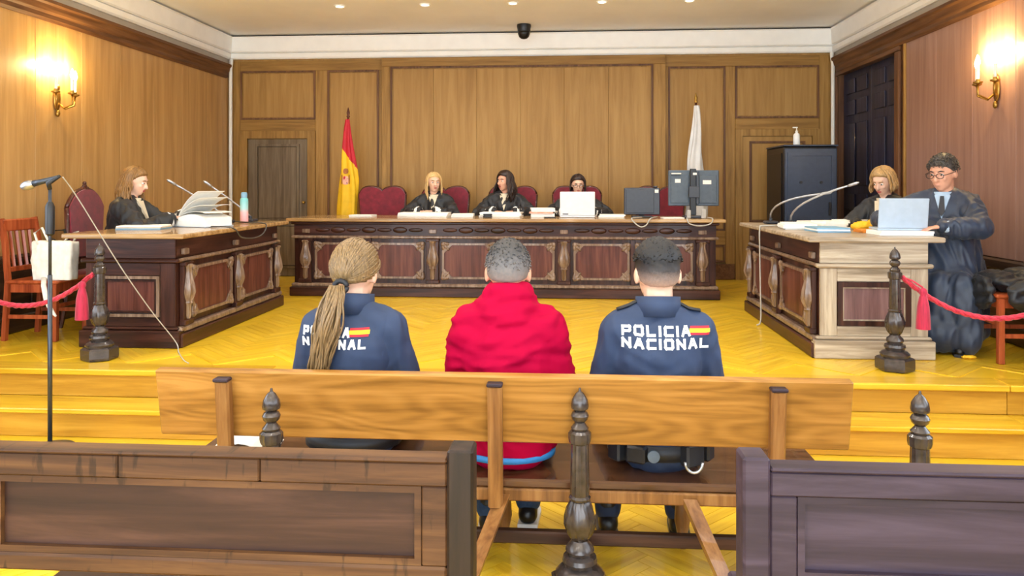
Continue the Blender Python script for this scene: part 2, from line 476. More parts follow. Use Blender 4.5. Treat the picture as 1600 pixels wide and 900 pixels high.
# ---- ceiling and its cornice
struct('ceiling', MB().box(XL-.1, XR+.1, YF, YB+.1, ZC, ZC+.1), 'plaster')
def runs(prof):
    """a moulding that runs round three walls; prof = (depth from wall, z) outline"""
    out = []
    bk = MB(); n = len(prof)
    vs = [(XL+d, YB-d, z) for d, z in prof]+[(XR-d, YB-d, z) for d, z in prof]
    fs = [list(range(n)), list(range(2*n-1, n-1, -1))]+[(i, (i+1) % n, (i+1) % n+n, i+n) for i in range(n)]
    bk.add(vs, fs)
    le = MB(); le.add([(XL+d, YB-d, z) for d, z in prof]+[(XL+d, YF, z) for d, z in prof], fs)
    ri = MB(); ri.add([(XR-d, YB-d, z) for d, z in prof]+[(XR-d, YF, z) for d, z in prof], fs)
    return bk, le, ri
corn = [(0, 3.30), (.06, 3.30), (.075, 3.315), (.085, 3.49), (.10, 3.505), (0, 3.505)]
lip = [(0, 3.215), (.045, 3.215), (.06, 3.235), (.06, 3.285), (.04, 3.299), (0, 3.299)]
grey = [(0, 3.135), (.025, 3.135), (.035, 3.15), (.03, 3.214), (0, 3.214)]
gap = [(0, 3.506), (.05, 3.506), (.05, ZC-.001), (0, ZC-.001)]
for i, nm in enumerate(('back', 'left', 'right')):
    t = struct('trim_%d' % (i+1), runs(corn)[i], 'white_trim')
    part('lip_moulding', runs(lip)[i], 'white_trim', t)
    part('gap_shade_strip', runs(gap)[i], 'gap_shade_strip', t)  # solid strip; the gap's shadow is put into its dark colour
    if i: part('shade_strip', runs(grey)[i], 'shade_grey', t)  # grey strip; shadow under the cornice is put into its colour

# ---- back wall
wb = struct('wall_back', MB().box(XL, XR, YB, YB+.12, 0, 3.5), 'veneer_back')
def bpanel(x0, x1, z0, z1, y=YB, sheets=1, mat='veneer_back'):
    w = (x1-x0)/sheets
    for k in range(sheets):
        part('panel', MB().box(x0+k*w+.001, x0+(k+1)*w-.001, y-.012, y, z0, z1, .002), mat, wb)
    fr = part('panel_moulding', MB().frame(x0, x1, z0, z1, .022, y-.034, y-.0125), 'frame_brown_v', wb)
    part('moulding_bead', MB().frame(x0+.023, x1-.023, z0+.023, z1-.023, .010, y-.024, y-.0125), 'frame_back_v', fr)
def stile(x0, x1, z0, z1, y=YB, d=.03): part('stile', MB().box(x0, x1, y-d, y, z0, z1, .004), 'frame_back_v', wb)
def rail(x0, x1, z0, z1, y=YB, d=.03): part('rail', MB().box(x0, x1, y-d, y, z0, z1, .004), 'frame_back_h', wb)
# centre bay stands proud of the side bays
part('bay_backing', MB().box(-2.39, 1.25, YB-.06, YB-.001, P, 3.205), 'frame_back_v', wb)
yc = YB-.0605
stile(-2.39, -2.275, P+.2, 3.09, yc); stile(1.095, 1.25, P+.2, 3.09, yc); rail(-2.39, 1.25, 3.0905, 3.205, yc)
bpanel(-2.274, 1.094, .95, 3.09, yc, 6)
rail(-2.274, 1.094, .80, .949, yc)
for k in range(3): bpanel(-2.27+k*1.123, -2.27+(k+1)*1.123-.01, .58, .799, yc)
# left bay: door_1 below, panel above, tall panel beside it
stile(XL+.02, -4.30, P, 3.19); stile(-3.285, -3.125, P, 3.06); stile(-2.44, -2.392, P, 3.06)
rail(-4.299, -2.392, 3.061, 3.19); rail(-4.299, -3.286, 2.27, 2.42)
bpanel(-4.298, -3.287, 2.421, 3.06); bpanel(-3.124, -2.441, .98, 3.06)
rail(-3.124, -2.441, .80, .979); bpanel(-3.124, -2.441, .58, .799)
dc = part('door_casing', MB().frame(-4.299, -3.286, P-.1, 2.269, .10, YB-.055, YB-.001), 'frame_back_v', wb)
d1 = struct('door_1', MB().box(-4.19, -3.395, YB-.035, YB-.002, P+.002, 2.16, .003), 'door_grey')
for (a, b) in ((.5, 1.02), (1.12, 2.06)):
    pn = part('door_panel', MB().box(-4.05, -3.53, YB-.048, YB-.0352, a, b, .006), 'door_grey', d1)
    part('panel_moulding', MB().frame(-4.085, -3.495, a-.035, b+.035, .03, YB-.06, YB-.0352), 'door_grey', pn)
part('door_knob', MB().ell((-3.43, YB-.075, 1.33), .022).tube([(-3.43, YB-.07, 1.33), (-3.43, YB-.036, 1.33)], .009), 'brass', d1, True)
# right bay
stile(3.16, XR-.02, P, 3.19); stile(2.005, 2.125, P, 3.06); stile(1.252, 1.29, P, 3.06)
rail(1.252, 3.159, 3.061, 3.19); rail(2.126, 3.159, 2.26, 2.40)
bpanel(2.126, 3.159, 2.401, 3.06); bpanel(1.291, 2.004, .98, 3.06)
rail(1.291, 2.004, .80, .979); bpanel(1.291, 2.004, .58, .799)
part('door_casing', MB().frame(2.126, 3.159, P-.1, 2.259, .085, YB-.05, YB-.001), 'frame_back_v', wb)
d2 = struct('door_2', MB().box(2.215, 3.07, YB-.028, YB-.002, P+.002, 2.17, .003), 'veneer_back')
for (a, b) in ((.5, 1.02), (1.12, 2.08)):
    pn = part('door_panel', MB().box(2.33, 2.955, YB-.036, YB-.0282, a, b, .004), 'veneer_back', d2)
    part('panel_moulding', MB().frame(2.30, 2.985, a-.03, b+.03, .026, YB-.048, YB-.0282), 'frame_brown_v', pn)
for i, (a, b, y) in enumerate(((-3.28, -2.395, YB-.03), (-2.385, 1.245, yc-.03), (1.255, 2.12, YB-.03))):
    bb = struct('baseboard_back_%d' % (i+1), MB().box(a, b, y-.018, y+.028, P+.002, .56, .006), 'frame_brown_y')

# ---- left wall
ADDED_WIN = ((-2.6, -.6), (-.1, 1.9), (2.3, 4.3))          # unseen windows added in both side walls so daylight reaches the ceiling
def pierced(x0, x1, ya, yb):
    mb = MB().box(x0, x1, ya, yb, 0, 1.0).box(x0, x1, ya, yb, 3.15, 3.5); last = ya
    for (u, v) in ADDED_WIN:
        mb.box(x0, x1, last, u, 1.0, 3.15); last = v
    return mb.box(x0, x1, last, yb, 1.0, 3.15)
wn = 0
for xx in (XL-.08, XR+.10):
    for (u, v) in ADDED_WIN:
        wn += 1
        wd = struct('added_window_%d' % wn, MB().frame(u, v, 1.0, 3.15, .06, xx-.03, xx+.03, 'YZ'), 'white_trim')
        part('added_mullion', MB().box(xx-.02, xx+.02, (u+v)/2-.03, (u+v)/2+.03, 1.06, 3.09, .004), 'white_trim', wd)
        for zz in (1.72, 2.42): part('added_transom', MB().box(xx-.015, xx+.015, u+.06, v-.06, zz-.02, zz+.02, .004), 'white_trim', wd)
wl = struct('wall_left', pierced(XL-.12, XL, YF, YB), 'frame_brown_v')
y = YB-.02
while y > 5.0:
    w = .62
    part('veneer_sheet', MB().box(XL, XL+.014, y-w+.0015, y-.0015, .99, 2.975, .002), 'veneer_left', wl)
    y -= w
cr_p = [(0, 2.96), (.03, 2.96), (.045, 2.985), (.045, 3.02), (.06, 3.04), (.075, 3.09), (.095, 3.105), (.095, 3.134), (0, 3.134)]
def sidecrown(X, sg, y0, y1, parent):
    n = len(cr_p)
    mb = MB(); fs = [list(range(n)), list(range(2*n-1, n-1, -1))]+[(i, (i+1) % n, (i+1) % n+n, i+n) for i in range(n)]
    mb.add([(X+sg*d, y0, z) for d, z in cr_p]+[(X+sg*d, y1, z) for d, z in cr_p], fs)
    part('crown_moulding', mb, 'frame_brown_y', parent)
sidecrown(XL, 1, YF, YB-.12, wl)
bl = struct('baseboard_left', MB().box(XL, XL+.03, YF, YB-.06, P, .93, .003), 'wainscot_dark')
part('chair_rail', MB().box(XL, XL+.06, YF, YB-.06, .93, .985, .012), 'wainscot_dark', bl)
part('skirting', MB().box(XL, XL+.055, 4.94, YB-.06, P+.006, .50, .01), 'wainscot_dark', bl)
yy = 9.7
while yy > 4.0:
    pn = part('wainscot_panel', MB().box(XL+.03, XL+.042, yy-.40, yy-.03, .55, .88, .008), 'wainscot_dark', bl)
    yy -= .46
# ---- right wall with its dark double door
wr_mb = pierced(XR, XR+.2, YF, 8.08).box(XR, XR+.2, 8.08, YB, 2.93, 3.5).box(XR, XR+.2, 9.84, YB, P, 2.93)
wr = struct('wall_right', wr_mb, 'frame_brown_v')
y = 7.86
while y > 5.0:
    part('veneer_sheet', MB().box(XR-.014, XR, y-.62+.0015, y-.0015, .99, 2.975, .002), 'veneer_right', wr)
    y -= .62
part('panel_edge', MB().box(XR-.03, XR, 7.865, 7.90, .99, 2.975, .008), 'frame_back_v', wr)
sidecrown(XR, -1, YF, YB-.12, wr)
part('door_casing', MB().box(XR-.035, XR, 7.985, 8.10, P+.006, 2.91, .008), 'frame_brown_v', wr)
part('door_casing', MB().box(XR-.035, XR, 9.80, YB-.035, P+.006, 2.91, .008), 'frame_brown_v', wr)
part('door_head', MB().box(XR-.035, XR, 7.985, YB-.035, 2.911, 2.959, .006), 'frame_brown_y', wr)
d3 = struct('door_3', MB().box(XR+.11, XR+.15, 8.082, 9.838, P+.002, 2.925), 'door_dark')
for k in range(2):
    y0 = 8.10+k*.868; lf = part('door_leaf', MB().box(XR+.075, XR+.109, y0, y0+.862, P+.004, 2.92, .004), 'door_dark', d3)
    for (z0, z1) in ((.5, 1.15), (1.25, 1.45), (1.55, 2.3), (2.4, 2.58), (2.66, 2.84)):
        for q in range(2):
            part('door_panel', MB().box(XR+.058, XR+.0745, y0+.09+q*.37, y0+.09+q*.37+.30, z0, z1, .012), 'door_dark', lf)
br = struct('baseboard_right', MB().box(XR-.03, XR, YF, 7.98, P, .90, .003), 'frame_brown_y')
part('chair_rail', MB().box(XR-.06, XR, YF, 7.98, .90, .985, .014), 'wainscot_dark', br)
part('skirting', MB().box(XR-.055, XR, 4.94, 7.98, P+.006, .50, .01), 'wainscot_dark', br)
# ---- white conduits in the two far corners
for (x, z0, nm) in ((XL+.06, P+.01, 'left'), (XR-.06, P+.01, 'right')):
    pp = solo('conduit_pipe', MB().tube([(x, YB-.075, z0), (x, YB-.075, 3.08), (x+(.02 if nm == 'left' else -.02), YB-.10, 3.16), (x+(.02 if nm == 'left' else -.02), YB-.10, 3.212)], .024, 10), 'pipe_white',
              'white conduit pipe running up the corner by the %s' % ('grey panelled door' if nm == 'left' else 'black equipment cabinet'), 'pipe', smooth=40)
# ---- downlights in view
for k, x in enumerate(SPOT_X):
    words = ('first', 'second', 'third', 'fourth', 'fifth')
    dl = thing('downlight', '%s recessed ceiling downlight counted from the left wall' % words[k], 'downlight', (x, 8.3, ZC-.001), 0, 'ceiling downlights')
    part('bezel', MB().lathe([(.048, 0), (.062, 0), (.062, -.008), (.05, -.012), (.045, -.006)], n=16), 'white_trim', dl, 40)
    part('lens', MB().lathe([(.02, -.002), (.044, -.004), (.03, -.010), (.008, -.012)], n=14), 'downlight_glow', dl, True)
# ================================================================== FURNITURE
def carve_leaf(mb, x, y, z, sx, sz, R=1.0):
    """a small carved acanthus corner: three leaves fanning from the corner (sx, sz point into the panel)"""
    for (ang, ln) in ((12, .052), (45, .066), (78, .052)):
        a = math.radians(ang)
        c = (x+sx*math.cos(a)*ln*.5*R, y, z+sz*math.sin(a)*ln*.5*R)
        rot = Matrix.Rotation(-math.atan2(sz*math.sin(a), sx*math.cos(a)), 3, 'Y')
        mb.ell(c, (ln*.56*R, .014, .012*R), rot, 8, 6)
    mb.ell((x+sx*.012, y-.004, z+sz*.012), (.017*R, .016, .017*R), None, 8, 6)
def octo(x0, x1, z0, z1, c):
    return [(x0+c, z0), (x1-c, z0), (x1, z0+c), (x1, z1-c), (x1-c, z1), (x0+c, z1), (x0, z1-c), (x0, z0+c)]
def bordered(mb, poly, inner, d0, d1):
    n = len(poly)
    for k in range(n):
        k2 = (k+1) % n
        mb.prism([poly[k], poly[k2], inner[k2], inner[k]], d0, d1)
def face_panel(parent, x0, x1, z0, z1, y, M):
    """carved front panel on a face looking to -Y, then turned by M"""
    fld = MB().prism(octo(x0+.02, x1-.02, z0+.02, z1-.02, .085), y-.012, y); pn = part('panel', fld.xf(M), 'desk_panel', parent)
    fr = MB(); bordered(fr, octo(x0, x1, z0, z1, .08), octo(x0+.022, x1-.022, z0+.022, z1-.022, .085), y-.026, y)
    part('panel_moulding', fr.xf(M), 'desk_carving', pn)
    for (cx, sx) in ((x0, 1), (x1, -1)):
        for (cz, sz) in ((z0, 1), (z1, -1)):
            mb = MB(); carve_leaf(mb, cx, y-.020, cz, sx, sz, 1.6)
            part('corner_carving', mb.xf(M), 'desk_carving', pn, True)
def pilaster(parent, xc, z0, z1, y, w, M):
    """pilaster: block, recessed shaft and a carved vase-shaped baluster on it"""
    b = part('pilaster', MB().box(xc-w/2, xc+w/2, y-.035, y, z0, z1, .004).box(xc-w/2-.008, xc+w/2+.008, y-.05, y, z0, z0+.04, .006).box(xc-w/2-.008, xc+w/2+.008, y-.05, y, z1-.03, z1, .006).xf(M), 'desk_dark', parent)
    h = z1-z0
    def vase(a, z): return 1+.10*math.cos(8*a)
    pr = [(.016, .0), (.024, .02), (.024, h*.22), (.036, h*.25), (.03, h*.28), (.046, h*.34), (.058, h*.42), (.052, h*.52), (.04, h*.62), (.03, h*.72), (.027, h*.80), (.04, h*.85), (.03, h*.87)]
    part('baluster', MB().lathe([(r*w/.13, z) for r, z in pr], (xc, y-.036, z0+.045), 16, PI, 2*PI, vase).xf(M), 'desk_carving', b, 50)
    part('rosette', MB().box(xc-w*.32, xc+w*.32, y-.03, y+.001, z1+.055, z1+.10, .006).xf(M), 'desk_carving', b)

# ---- the judges' long desk
DX0, DX1, DY = -2.93, 1.55, 8.12
desk = thing('judges_desk', 'long carved dark wood desk of the judges at the far wall', 'desk', ((DX0+DX1)/2, DY, P+.006))
hw = (DX1-DX0)/2
I4 = Matrix.Identity(4); H = T-P-.006
part('desktop', MB().box(-hw-.07, hw+.09, -.09, .88, H-.035, H, .008), 'desk_top', desk)
part('top_moulding', MB().box(-hw-.03, hw+.03, -.055, .02, H-.065, H-.0355, .01), 'desk_dark_x', desk)
part('frieze', MB().box(-hw, hw, -.02, .03, H-.185, H-.0655), 'desk_dark_x', desk)
part('frieze_moulding', MB().box(-hw-.025, hw+.025, -.05, .03, H-.215, H-.1855, .01), 'desk_carving', desk)
part('front_board', MB().box(-hw, hw, 0, .03, .14, H-.2155), 'desk_dark', desk)
part('plinth', MB().box(-hw-.035, hw+.035, -.07, .03, 0, .10, .008), 'desk_dark_x', desk)
part('plinth_moulding', MB().box(-hw-.02, hw+.02, -.055, .03, .1005, .14, .012), 'desk_carving', desk)
for sx in (-1, 1):
    part('end_board', MB().box(sx*(hw-.035), sx*hw, .031, .82, 0, H-.0355, .003), 'desk_dark', desk)
z0, z1 = .141, H-.216
px = [-2.80, -1.42, -.025, 1.41]
for x in px: pilaster(desk, x+.69, z0, z1, -.001, .13, I4)
for i in range(3):
    a, b = px[i]+.69+.10, px[i+1]+.69-.10
    m = (a+b)/2
    face_panel(desk, a, m-.035, z0+.05, z1-.045, -.001, I4)
    face_panel(desk, m+.035, b, z0+.05, z1-.045, -.001, I4)
    part('muntin', MB().box(m-.025, m+.025, -.02, -.001, z0, z1, .004), 'desk_dark', desk)
    fr = MB()
    for k in range(7):
        xx = a+(b-a)*(k+.5)/7; fr.ell((xx, -.022, H-.125), ((b-a)/15, .010, .022+.012*(k % 2)), None, 10, 6)
    part('frieze_carving', fr, 'desk_dark_x', desk, True)

# ---- the two side desks: long carved face towards the middle of the room, plain panelled end towards the public
def side_desk(name, label, x_face, x_back, y0, y1, pale, over):
    s = 1 if x_face > x_back else -1          # s=+1: face looks to +X (left desk)
    W = abs(x_face-x_back); Ln = y1-y0
    t = thing(name, label, 'desk', (x_face, y0, P+.006))
    # local frame of the long face: x along Y, looking to -y, mapped so that -y -> s*X
    if s > 0: M = Matrix(((0, -1, 0, 0), (1, 0, 0, 0), (0, 0, 1, 0), (0, 0, 0, 1)))
    else: M = Matrix(((0, 1, 0, 0), (1, 0, 0, 0), (0, 0, 1, 0), (0, 0, 0, 1)))
    fl = (lambda mb: mb.xf(M))
    ev, eh, ep = ('desk_pale', 'desk_lit_x', 'desk_mauve') if pale else ('desk_dark', 'desk_dark_x', 'desk_panel')  # pale set: light falling on this end is painted into the wood
    bx = lambda a, b, y_0, y_1, z_0, z_1, c=0: MB().box(-s*a, -s*b, y_0, y_1, z_0, z_1, c)   # a,b measured from the face inwards
    part('desktop', bx(-.10, W+over, -.10, Ln+.06, H-.035, H, .008), 'desk_lit_x' if pale else 'desk_top', t)
    # long face
    part('frieze', fl(MB().box(0, Ln, 0, .03, H-.185, H-.036)), 'desk_dark_y', t)
    part('frieze_moulding', fl(MB().box(-.02, Ln+.02, -.03, .0, H-.215, H-.1855, .01)), 'desk_carving', t)
    part('front_board', fl(MB().box(0, Ln, 0, .03, .15, H-.2155)), 'desk_dark', t)
    part('plinth', fl(MB().box(-.03, Ln+.03, -.06, .03, 0, .10, .008)), 'desk_dark_y', t)
    part('plinth_moulding', fl(MB().box(-.02, Ln+.02, -.045, .03, .1005, .149, .012)), 'desk_carving', t)
    a0, b0 = .15, H-.216
    for yc_ in (.10, Ln/2, Ln-.10): pilaster(t, yc_, a0, b0, -.001, .12, M)
    face_panel(t, .19, Ln/2-.09, a0+.05, b0-.045, -.001, M); face_panel(t, Ln/2+.09, Ln-.19, a0+.05, b0-.045, -.001, M)
    # end towards the camera
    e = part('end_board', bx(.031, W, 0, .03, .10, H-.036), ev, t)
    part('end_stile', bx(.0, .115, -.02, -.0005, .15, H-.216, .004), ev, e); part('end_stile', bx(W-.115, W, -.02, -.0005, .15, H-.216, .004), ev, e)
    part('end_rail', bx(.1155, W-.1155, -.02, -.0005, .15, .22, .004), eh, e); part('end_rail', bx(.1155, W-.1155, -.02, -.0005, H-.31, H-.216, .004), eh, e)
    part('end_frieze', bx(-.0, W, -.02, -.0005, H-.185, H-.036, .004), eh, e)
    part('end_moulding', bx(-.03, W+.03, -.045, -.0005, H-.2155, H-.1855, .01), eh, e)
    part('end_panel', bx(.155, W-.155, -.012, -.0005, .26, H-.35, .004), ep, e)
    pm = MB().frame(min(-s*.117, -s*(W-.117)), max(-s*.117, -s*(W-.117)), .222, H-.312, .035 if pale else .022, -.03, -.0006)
    pmo = part('panel_moulding', pm, 'desk_dark' if pale else 'desk_carving', e)  # on the pale end, dark moulding paints the shadow round the panel
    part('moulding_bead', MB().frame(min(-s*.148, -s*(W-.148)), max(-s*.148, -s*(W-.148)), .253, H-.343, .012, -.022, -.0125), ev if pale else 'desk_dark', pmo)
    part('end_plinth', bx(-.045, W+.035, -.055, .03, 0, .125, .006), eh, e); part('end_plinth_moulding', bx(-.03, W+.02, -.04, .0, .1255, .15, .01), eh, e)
    part('far_board', bx(.031, W, Ln-.03, Ln, 0, H-.036), 'desk_dark', t)
    return t
side_desk('side_desk', 'dark carved side desk with brown end panel below the red velvet chair', -2.85, -3.53, 5.44, 7.40, False, .14)
side_desk('side_desk', 'carved side desk with end painted pale as if lit and mauve panel', 1.74, 2.46, 5.44, 7.38, True, .08)

# ---- long bench the three people sit on
bn = thing('bench', 'long wooden bench with plank backrest carrying the three seated people', 'bench', (0, 3.0, 0))
bk = MB().box(-1.61, 1.055, -.02, .02, 0, .272, .006)
bk.xf(Matrix.Translation((0, -.03, .562)) @ Matrix.Rotation(math.radians(10), 4, 'X'))
part('backrest_board', bk, 'bench_wood', bn)
part('seat', MB().box(-1.60, 1.045, .0, .44, .365, .40, .008), 'bench_seat', bn)
part('seat_rail', MB().box(-1.56, 1.0, -.005, .025, .315, .3645, .006), 'bench_post', bn)
for x in (-1.33, -.27, .78):
    mb = MB().box(-.028, .028, -.026, .02, 0, .485, .008)
    mb.xf(Matrix.Translation((x, -.058, .315)) @ Matrix.Rotation(math.radians(5), 4, 'X'))
    u = part('upright', mb, 'bench_post', bn)
    part('upright_cap', MB().box(x-.03, x+.03, -.135, -.075, .792, .806, .004), 'pew_mauve', u)
for x, sp in ((-1.05, -.14), (-.25, -.15), (.475, .15), (.90, .1)):
    q = MB()
    q.tube([(x, -.01, .33), (x+sp, -.36, .012)], .066, 4, .45, up=(0, .6, .8))
    part('raked_leg', q, 'bench_post', bn)
    lp = MB().lathe([(.026, .005), (.03, .03), (.022, .06), (.034, .12), (.03, .18), (.022, .24), (.032, .28), (.032, .364)], (x+.02*(1 if sp > 0 else -1), .33, 0), 10)
    part('front_leg', lp, 'bench_post', bn, 40)
part('stretcher', MB().box(-1.0, .92, -.02, .02, .135, .185, .006).xf(Matrix.Translation((0, .045, 0))), 'pew_wood', bn)
for x in (-1.0, .92): part('side_stretcher', MB().box(x-.02, x+.02, .066, .31, .135, .185, .006), 'pew_wood', bn)

# ---- two pews in front of the camera (backs towards us)
def pew(label, x0, x1, post_x, dark):
    w, r, p = ('pew_mauve', 'pew_mauve', 'pew_mauve') if dark else ('pew_wood', 'pew_rail', 'pew_post')
    t = thing('pew', label, 'pew', (0, 1.82, 0))
    cuts = [x0, x1] if dark else [x0, -1.09, -.735, x1]
    for a_, b_ in zip(cuts, cuts[1:]): part('top_rail', MB().box(a_+.0008, b_-.0008, -.025, .025, .838, .895, .004), r, t)
    part('cap_moulding', MB().box(x0, x1, -.032, .032, .8955, .905, .004), r, t)
    part('bottom_rail', MB().box(x0, x1, -.025, .025, .605, .648, .006), r, t)
    n = 1
    sw = .062
    inner = sorted((post_x, x1 if post_x == x0 else x0))
    for xs in (x0 if dark else x0, x1-sw if not dark else x1-sw):
        part('end_stile', MB().box(xs+.0005, xs+sw-.0005, -.022, .022, .6485, .8375, .004), r, t)
    part('panel', MB().box(x0+sw, x1-sw, -.006, .012, .6485, .8375), w, t)
    fm = MB().frame(x0+sw+.0005, x1-sw-.0005, .649, .837, .016, -.02, -.0065)
    part('panel_moulding', fm, 'pew_mauve' if dark else 'pew_rail', t)
    for xp in ((x0-.0625, x0-.0005) if dark else (x1+.0005, x1+.0625)),:
        part('corner_post', MB().box(xp[0], xp[1], -.03, .05, 0, .927, .006), p if dark else 'pew_post', t)
    part('far_post', MB().box(*((x1+.0005, x1+.06) if dark else (x0-.06, x0-.0005)), -.03, .05, 0, .927, .006), p, t)
    part('seat', MB().box(x0, x1, .03, .45, .40, .435, .008), w, t)
    part('seat_apron', MB().box(x0, x1, .38, .399, .30, .3995, .004), w, t)
    part('foot_rail', MB().box(x0, x1, -.02, .02, .12, .18, .006), r, t)
    return t
pew('brown wooden pew back with worn top rail, left of the aisle', -1.47, -.281, -.281, False)
pew('mauve brown wooden pew back right of the aisle', .466, 1.62, .466, True)

# ---- turned rope posts
def stanchion(label, loc, rz=0):
    t = thing('rope_post', label, 'rope post', loc, rz, 'turned rope posts')
    if getattr(stanchion, 'src', None):
        o = stanchion.src
        for ch in o.children:
            c = ch.copy(); COL.objects.link(c); c.parent = t
        return t
    stanchion.src = t
    part('hexagonal_base', MB().lathe([(.115, 0), (.118, .015), (.118, .07), (.108, .078), (.10, .082)], n=6, ph=PI/6), 'stanchion', t)
    part('foot_turning', MB().lathe([(.088, .082), (.092, .10), (.075, .118), (.056, .125), (.066, .145), (.062, .16), (.045, .168), (.054, .185), (.05, .20), (.036, .212), (.030, .222)], n=20), 'stanchion', t, 35)
    def acan(a, z): return 1+.09*math.cos(8*a+z*30)
    part('carved_bulb', MB().lathe([(.030, .222), (.044, .24), (.056, .275), (.058, .30), (.05, .335), (.038, .365), (.034, .372)], n=32, mod=acan), 'stanchion', t, True)
    def flute(a, z): return 1-.07*abs(math.sin(6*a))
    part('shaft', MB().lathe([(.040, .372), (.042, .38), (.034, .388), (.037, .40), (.033, .58), (.04, .585), (.043, .60), (.043, .622), (.034, .63)], n=36, mod=flute), 'stanchion', t, 40)
    part('finial', MB().lathe([(.030, .63), (.034, .64), (.024, .652), (.018, .66), (.030, .672), (.034, .686), (.028, .698), (.019, .704), (.032, .712), (.034, .722), (.030, .745), (.016, .768), (.006, .776), (.004, .788)], n=18), 'stanchion', t, 35)
    return t
stanchion('turned rope post on the raised floor beside the white tote bag', (-3.19, 4.92+.13, P+.006))
stanchion('turned rope post on the raised floor before the pale desk end', (2.115, 5.12, P+.006), .12)
stanchion('turned rope post rising behind the left pew before the bench', (-1.10, 2.80, .005), .3)
stanchion('turned rope post in the middle of the aisle before the bench', (.05, 2.885, .005), .1)
stanchion('turned rope post standing alone behind the right pew', (1.30, 2.93, .005), .2)

# ---- chairs
def velvet_chair(label, loc, rz, hump, group=None):
    t = thing('velvet_chair', label, 'chair', loc, rz, group)
    part('seat', MB().box(-.27, .27, -.22, .26, .40, .475, .03), 'velvet', t, 40)
    part('seat_frame', MB().box(-.28, .28, -.25, .27, .33, .3995, .012), 'chair_frame', t)
    for x in (-.25, .25):
        part('leg', MB().lathe([(.018, 0), (.024, .02), (.018, .05), (.03, .2), (.022, .26), (.034, .329)], (x, .235, 0), 10), 'chair_frame', t, 40)
        part('leg', MB().tube([(x, -.28, 0), (x, -.235, .2), (x, -.225, .335)], [.018, .022, .026], 6), 'chair_frame', t)
    n = 24; top = []
    hw_ = .29 if hump else .235
    for k in range(n+1):
        u = -1+2*k/n
        if hump: z = 1.115+.05*abs(math.sin(u*PI*.98))**.7-.5*max(0, abs(u)-.78)**1.6
        else: z = 1.00+.15*(1-abs(u)**2.6)
        top.append((u*hw_, z))
    poly = [(-hw_*.86, .58), (hw_*.86, .58)]+top[::-1]
    part('backrest', MB().prism(poly, -.245, -.20).xf(Matrix.Translation((0, -.005, 0))), 'velvet', t)
    part('back_frame', MB().tube([(p[0], -.236, p[1]) for p in top], .02, 8), 'chair_frame', t, True)
    for x in (-1, 1):
        part('back_post', MB().tube([(x*hw_*.86, -.235, .401), (x*hw_*.9, -.24, .7), (x*hw_, -.236, top[0][1])], .021, 8), 'chair_frame', t, True)
    part('back_rail', MB().box(-hw_*.86, hw_*.86, -.255, -.21, .52, .579, .01), 'chair_frame', t)
    if not hump:
        cm = MB()
        for (dx, dz, r) in ((0, .02, .032), (-.035, .0, .026), (.035, 0, .026), (0, .05, .02), (-.07, -.012, .018), (.07, -.012, .018)):
            cm.ell((dx, -.234, 1.155+dz), (r, .016, r*.9), None, 8, 6)
        part('crest_carving', cm, 'chair_frame', t, True)
    return t
G = 'red velvet chairs of the judges'
z = P+.006
velvet_chair('empty red velvet chair with twin-humped back beside the striped flag', (-2.28, 9.18, z), PI, True, G)
velvet_chair('red velvet chair behind the blonde judge', (-1.50, 9.25, z), PI, True, G)
velvet_chair('red velvet chair behind the dark-haired judge', (-.66, 9.25, z), PI, True, G)
velvet_chair('red velvet chair of the judge behind the white laptop', (.13, 9.25, z), PI, True, G)
velvet_chair('red velvet chair behind the dark monitors', (1.13, 9.18, z), PI, True, G)
velvet_chair('round-backed red velvet chair with carved crest by left wall', (-3.92, 6.36, z), -PI/2, False)
def stool(label, loc, rz):
    t = thing('stool', label, 'stool', loc, rz, 'dark low stools')
    part('seat', MB().box(-.19, .19, -.17, .17, .41, .465, .02), 'velvet', t)
    part('seat_frame', MB().box(-.18, .18, -.16, .16, .36, .4095, .006), 'chair_frame', t)
    for x in (-.15, .15):
        for y in (-.13, .13): part('leg', MB().tube([(x*1.1, y*1.1, 0), (x, y, .3595)], .02, 6), 'chair_frame', t)
stool('low dark stool under the person with the ash blonde bob', (2.82, 6.80, z), PI/2+.6)
stool('low dark stool under the person with the grey laptop', (2.85, 6.02, z), 2.62)

def wood_chair(label, loc, rz):
    t = thing('wooden_chair', label, 'chair', loc, rz, 'red brown wooden chairs')
    part('seat', MB().box(-.21, .21, -.2, .22, .435, .462, .01), 'chair_wood', t)
    for x in (-.185, .185):
        part('front_leg', MB().box(x-.02, x+.02, .165, .205, 0, .4345, .004), 'chair_wood', t)
        part('back_leg', MB().tube([(x, -.22, 0), (x, -.19, .45), (x, -.215, .75), (x, -.25, .93)], .024, 4, up=(1, 1, 0)), 'chair_wood', t)
        part('side_apron', MB().box(x-.012, x+.012, -.165, .1645, .37, .4345, .003), 'chair_wood', t)
        part('side_stretcher', MB().box(x-.01, x+.01, -.185, .1645, .17, .20, .003), 'chair_wood', t)
    part('front_apron', MB().box(-.1645, .1645, .172, .198, .37, .4345, .003), 'chair_wood', t)
    part('front_stretcher', MB().box(-.1645, .1645, .175, .195, .25, .28, .003), 'chair_wood', t)
    part('crest_rail', MB().box(-.20, .20, -.255, -.225, .83, .925, .01), 'chair_wood', t)
    part('lower_rail', MB().box(-.165, .165, -.215, -.19, .52, .56, .005), 'chair_wood', t)
    for k in range(4):
        x = -.105+k*.07
        part('back_slat', MB().tube([(x, -.203, .559), (x, -.222, .7), (x, -.24, .831)], .016, 4, .5, up=(1, 0, 0)), 'chair_wood', t)
    return t
wood_chair('red brown slat-backed wooden chair with white tote bag on it', (-4.06, 5.76, z), -PI/2)
wood_chair('red brown wooden chair heaped with black coats by right wall', (3.06, 5.50, z), PI/2+.0)
